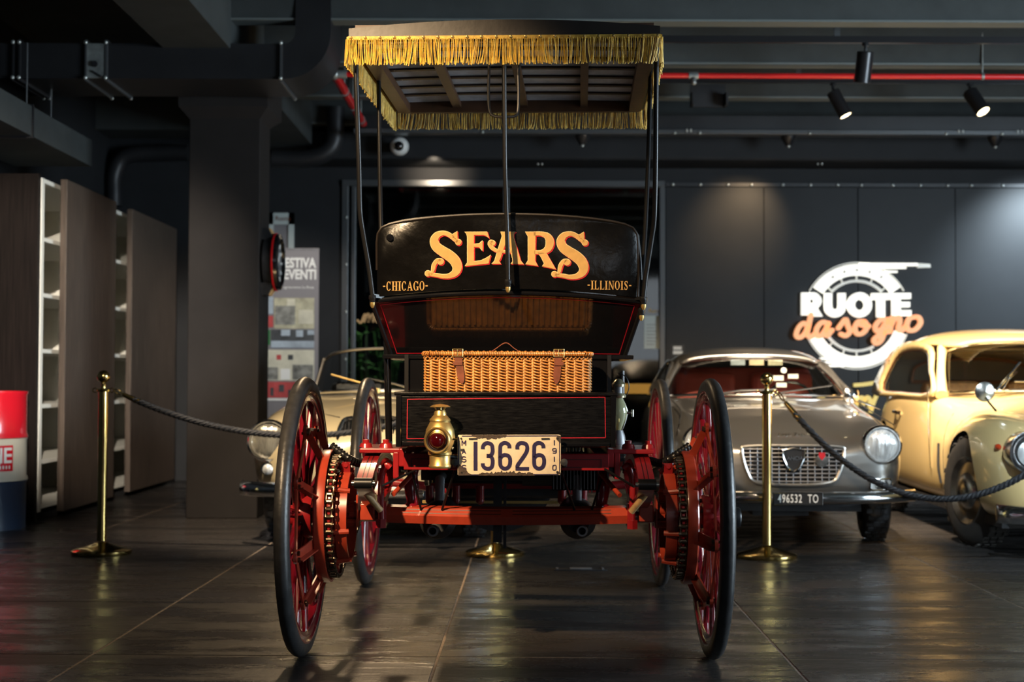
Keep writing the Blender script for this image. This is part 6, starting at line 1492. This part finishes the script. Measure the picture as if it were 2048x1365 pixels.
for k in range(7): MB().cyl((-.2, -.01, .38 + .04 * k), (.2, -.01, .38 + .04 * k), .008, n=8).build('grille_bar', 'chrome', gg)

# ---- open convertible on the left
cv = thing('convertible', 'champagne open vintage roadster with vertical-bar grille behind the left wheels', 'car', (-.80, 8.06, 0), R(1.0))
car_body('car_body', [(0.0, .44, .36, .34, .56, .20, .55, .575), (.05, .60, .31, .48, .66, .26, .61, .64), (.17, .70, .28, .56, .745, .31, .69, .725), (.5, .735, .26, .58, .81, .33, .765, .80), (1.0, .745, .25, .585, .835, .36, .82, .855), (1.3, .745, .25, .60, .85, .40, .85, .875),
                      (1.5, .745, .25, .63, .86, .56, .86, .88), (1.65, .745, .25, .64, .86, .59, .80, .42), (2.5, .745, .25, .63, .86, .58, .80, .42), (2.65, .74, .27, .60, .86, .45, .85, .86), (3.4, .68, .32, .52, .78, .4, .76, .78), (3.9, .45, .42, .36, .58, .25, .58, .60)],
         'champagne_paint', cv, [(-.66, .66), (.66, .66), (-.66, 3.0), (.66, 3.0)], .35, .31)
for s in (-1, 1):
    car_wheel(cv, s * .585, .66, .305, .15); car_wheel(cv, s * .585, 3.0, .305, .15)
    headlight(cv, (s * .585, .075, .605), .108, .10, lens='lamp_glass_warm')
    fl = MB().lathe([(0, 0), (.030, 0), (.034, .008), (.02, .022), (0, .026)], (s * .585, .06, .445), (0, -1, .05), 20).build('side_lamp', 'lamp_glass', cv)
    MB().lathe([(.030, 0), (.038, 0), (.038, .010), (.030, .012)], (s * .585, .058, .445), (0, -1, .05), 24, True).build('lamp_rim', 'chrome', fl)
def gp(a, b): t = (b - .44) / .30; return (a, -.045 + .185 * t, b)
gcv = [(-.19, .62), (-.175, .70), (-.12, .735), (.12, .735), (.175, .70), (.19, .62), (.17, .50), (.12, .445), (-.12, .445), (-.17, .50)]
MB().prism(gcv, lambda a, b: Vector(gp(a, b)) + Vector((0, .012, 0)), (0, .05, 0)).build('grille_backing', 'dark_void', cv, smooth=0)
gfr = MB().tube(smoothpath([gp(a, b) for a, b in gcv], 5, True), .013, 8, True).build('grille_frame', 'chrome', cv)
for k in range(-8, 9):
    x = k * .0205; hi = .728 - max(0, abs(x) - .12) * .5; lo = .452 + max(0, abs(x) - .12) * .9
    MB().cyl(gp(x, lo), gp(x, hi), .0055, n=8).build('grille_bar', 'chrome', gfr)
bmp = []
for i in range(21):
    x = -.745 + 1.49 * i / 20; y = -.12 + .20 * (abs(x) / .745) ** 4; z = .335
    bmp.append([(x, y + .02, z - .042), (x, y - .012, z - .032), (x, y - .026, z), (x, y - .012, z + .032), (x, y + .02, z + .042), (x, y + .03, z)])
MB().loft(bmp).build('front_bumper', 'chrome', cv, smooth=60)
for s in (-1, 1): MB().lathe([(0, -.05), (.03, -.05), (.03, .03), (.02, .05), (0, .052)], (s * .33, -.15, .345), (0, 0, 1), 14).build('bumper_guard', 'chrome', cv)
MB().bb(-.45, .45, .12, .6, .20, .30).build('under_pan', 'dark_iron', cv, smooth=0)
wb_ = full([(0, 1.20, .885), (.25, 1.22, .882), (.40, 1.27, .875), (.48, 1.34, .865)]); wt_ = full([(0, 1.40, 1.165), (.22, 1.41, 1.155), (.36, 1.44, 1.13), (.43, 1.49, 1.09)])
strip('windscreen', wb_, wt_, 'car_glass', cv); MB().tube(smoothpath(wt_, 5), .011, 8).build('windscreen_rail', 'chrome_dull', cv); MB().tube(smoothpath(wb_, 5), .012, 8).build('windscreen_rail', 'chrome', cv)
for s in (-1, 1):
    MB().tube([(s * .485, 1.34, .86), (s * .435, 1.49, 1.095)], .014, 8).build('screen_post', 'chrome_dull', cv)
MB().tube([(-.05, 1.18, .895), (-.14, 1.20, .93), (-.36, 1.26, .99)], .006, 6).cyl((-.05, 1.18, .87), (-.05, 1.18, .90), .014).build('wiper', 'brass_satin', cv)
MB().tube([(.18, 1.18, .895), (.06, 1.20, .93), (-.12, 1.24, .965)], .006, 6).cyl((.18, 1.18, .87), (.18, 1.18, .90), .014).build('wiper', 'chrome', cv)
MB().bb(-.56, .56, 1.60, 1.68, .66, .85).build('dashboard', 'black_leather', cv, smooth=0, bevel=.03)
for s in (-1, 1): MB().bb(s * .06, s * .48, 2.25, 2.37, .42, .94).build('seat_back', 'black_leather', cv, smooth=0, bevel=.05)
MB().tube([(.28 + .18 * math.cos(k * PI / 10), 1.82 + .05 * math.sin(k * PI / 10), .80 + .16 * math.sin(k * PI / 10)) for k in range(20)], .011, 8, True).bar((.11, 1.82, .80), (.45, 1.82, .80), .012, .012).build('steering_wheel', 'black_gloss', cv)
MB().bb(-.10, .14, .92, .97, .853, .862).build('bonnet_vent', 'dark_iron', cv, smooth=0); MB().tube(smoothpath([(-.17, .80, .842), (0, .79, .848), (.17, .80, .842)], 5), .007, 6).build('bonnet_trim', 'chrome', cv)
MB().tube(smoothpath([(-.20, .28, .735), (-.30, .40, .75), (-.34, .52, .76)], 4), .002, 5).build('bonnet_seam', 'dark_iron', cv)
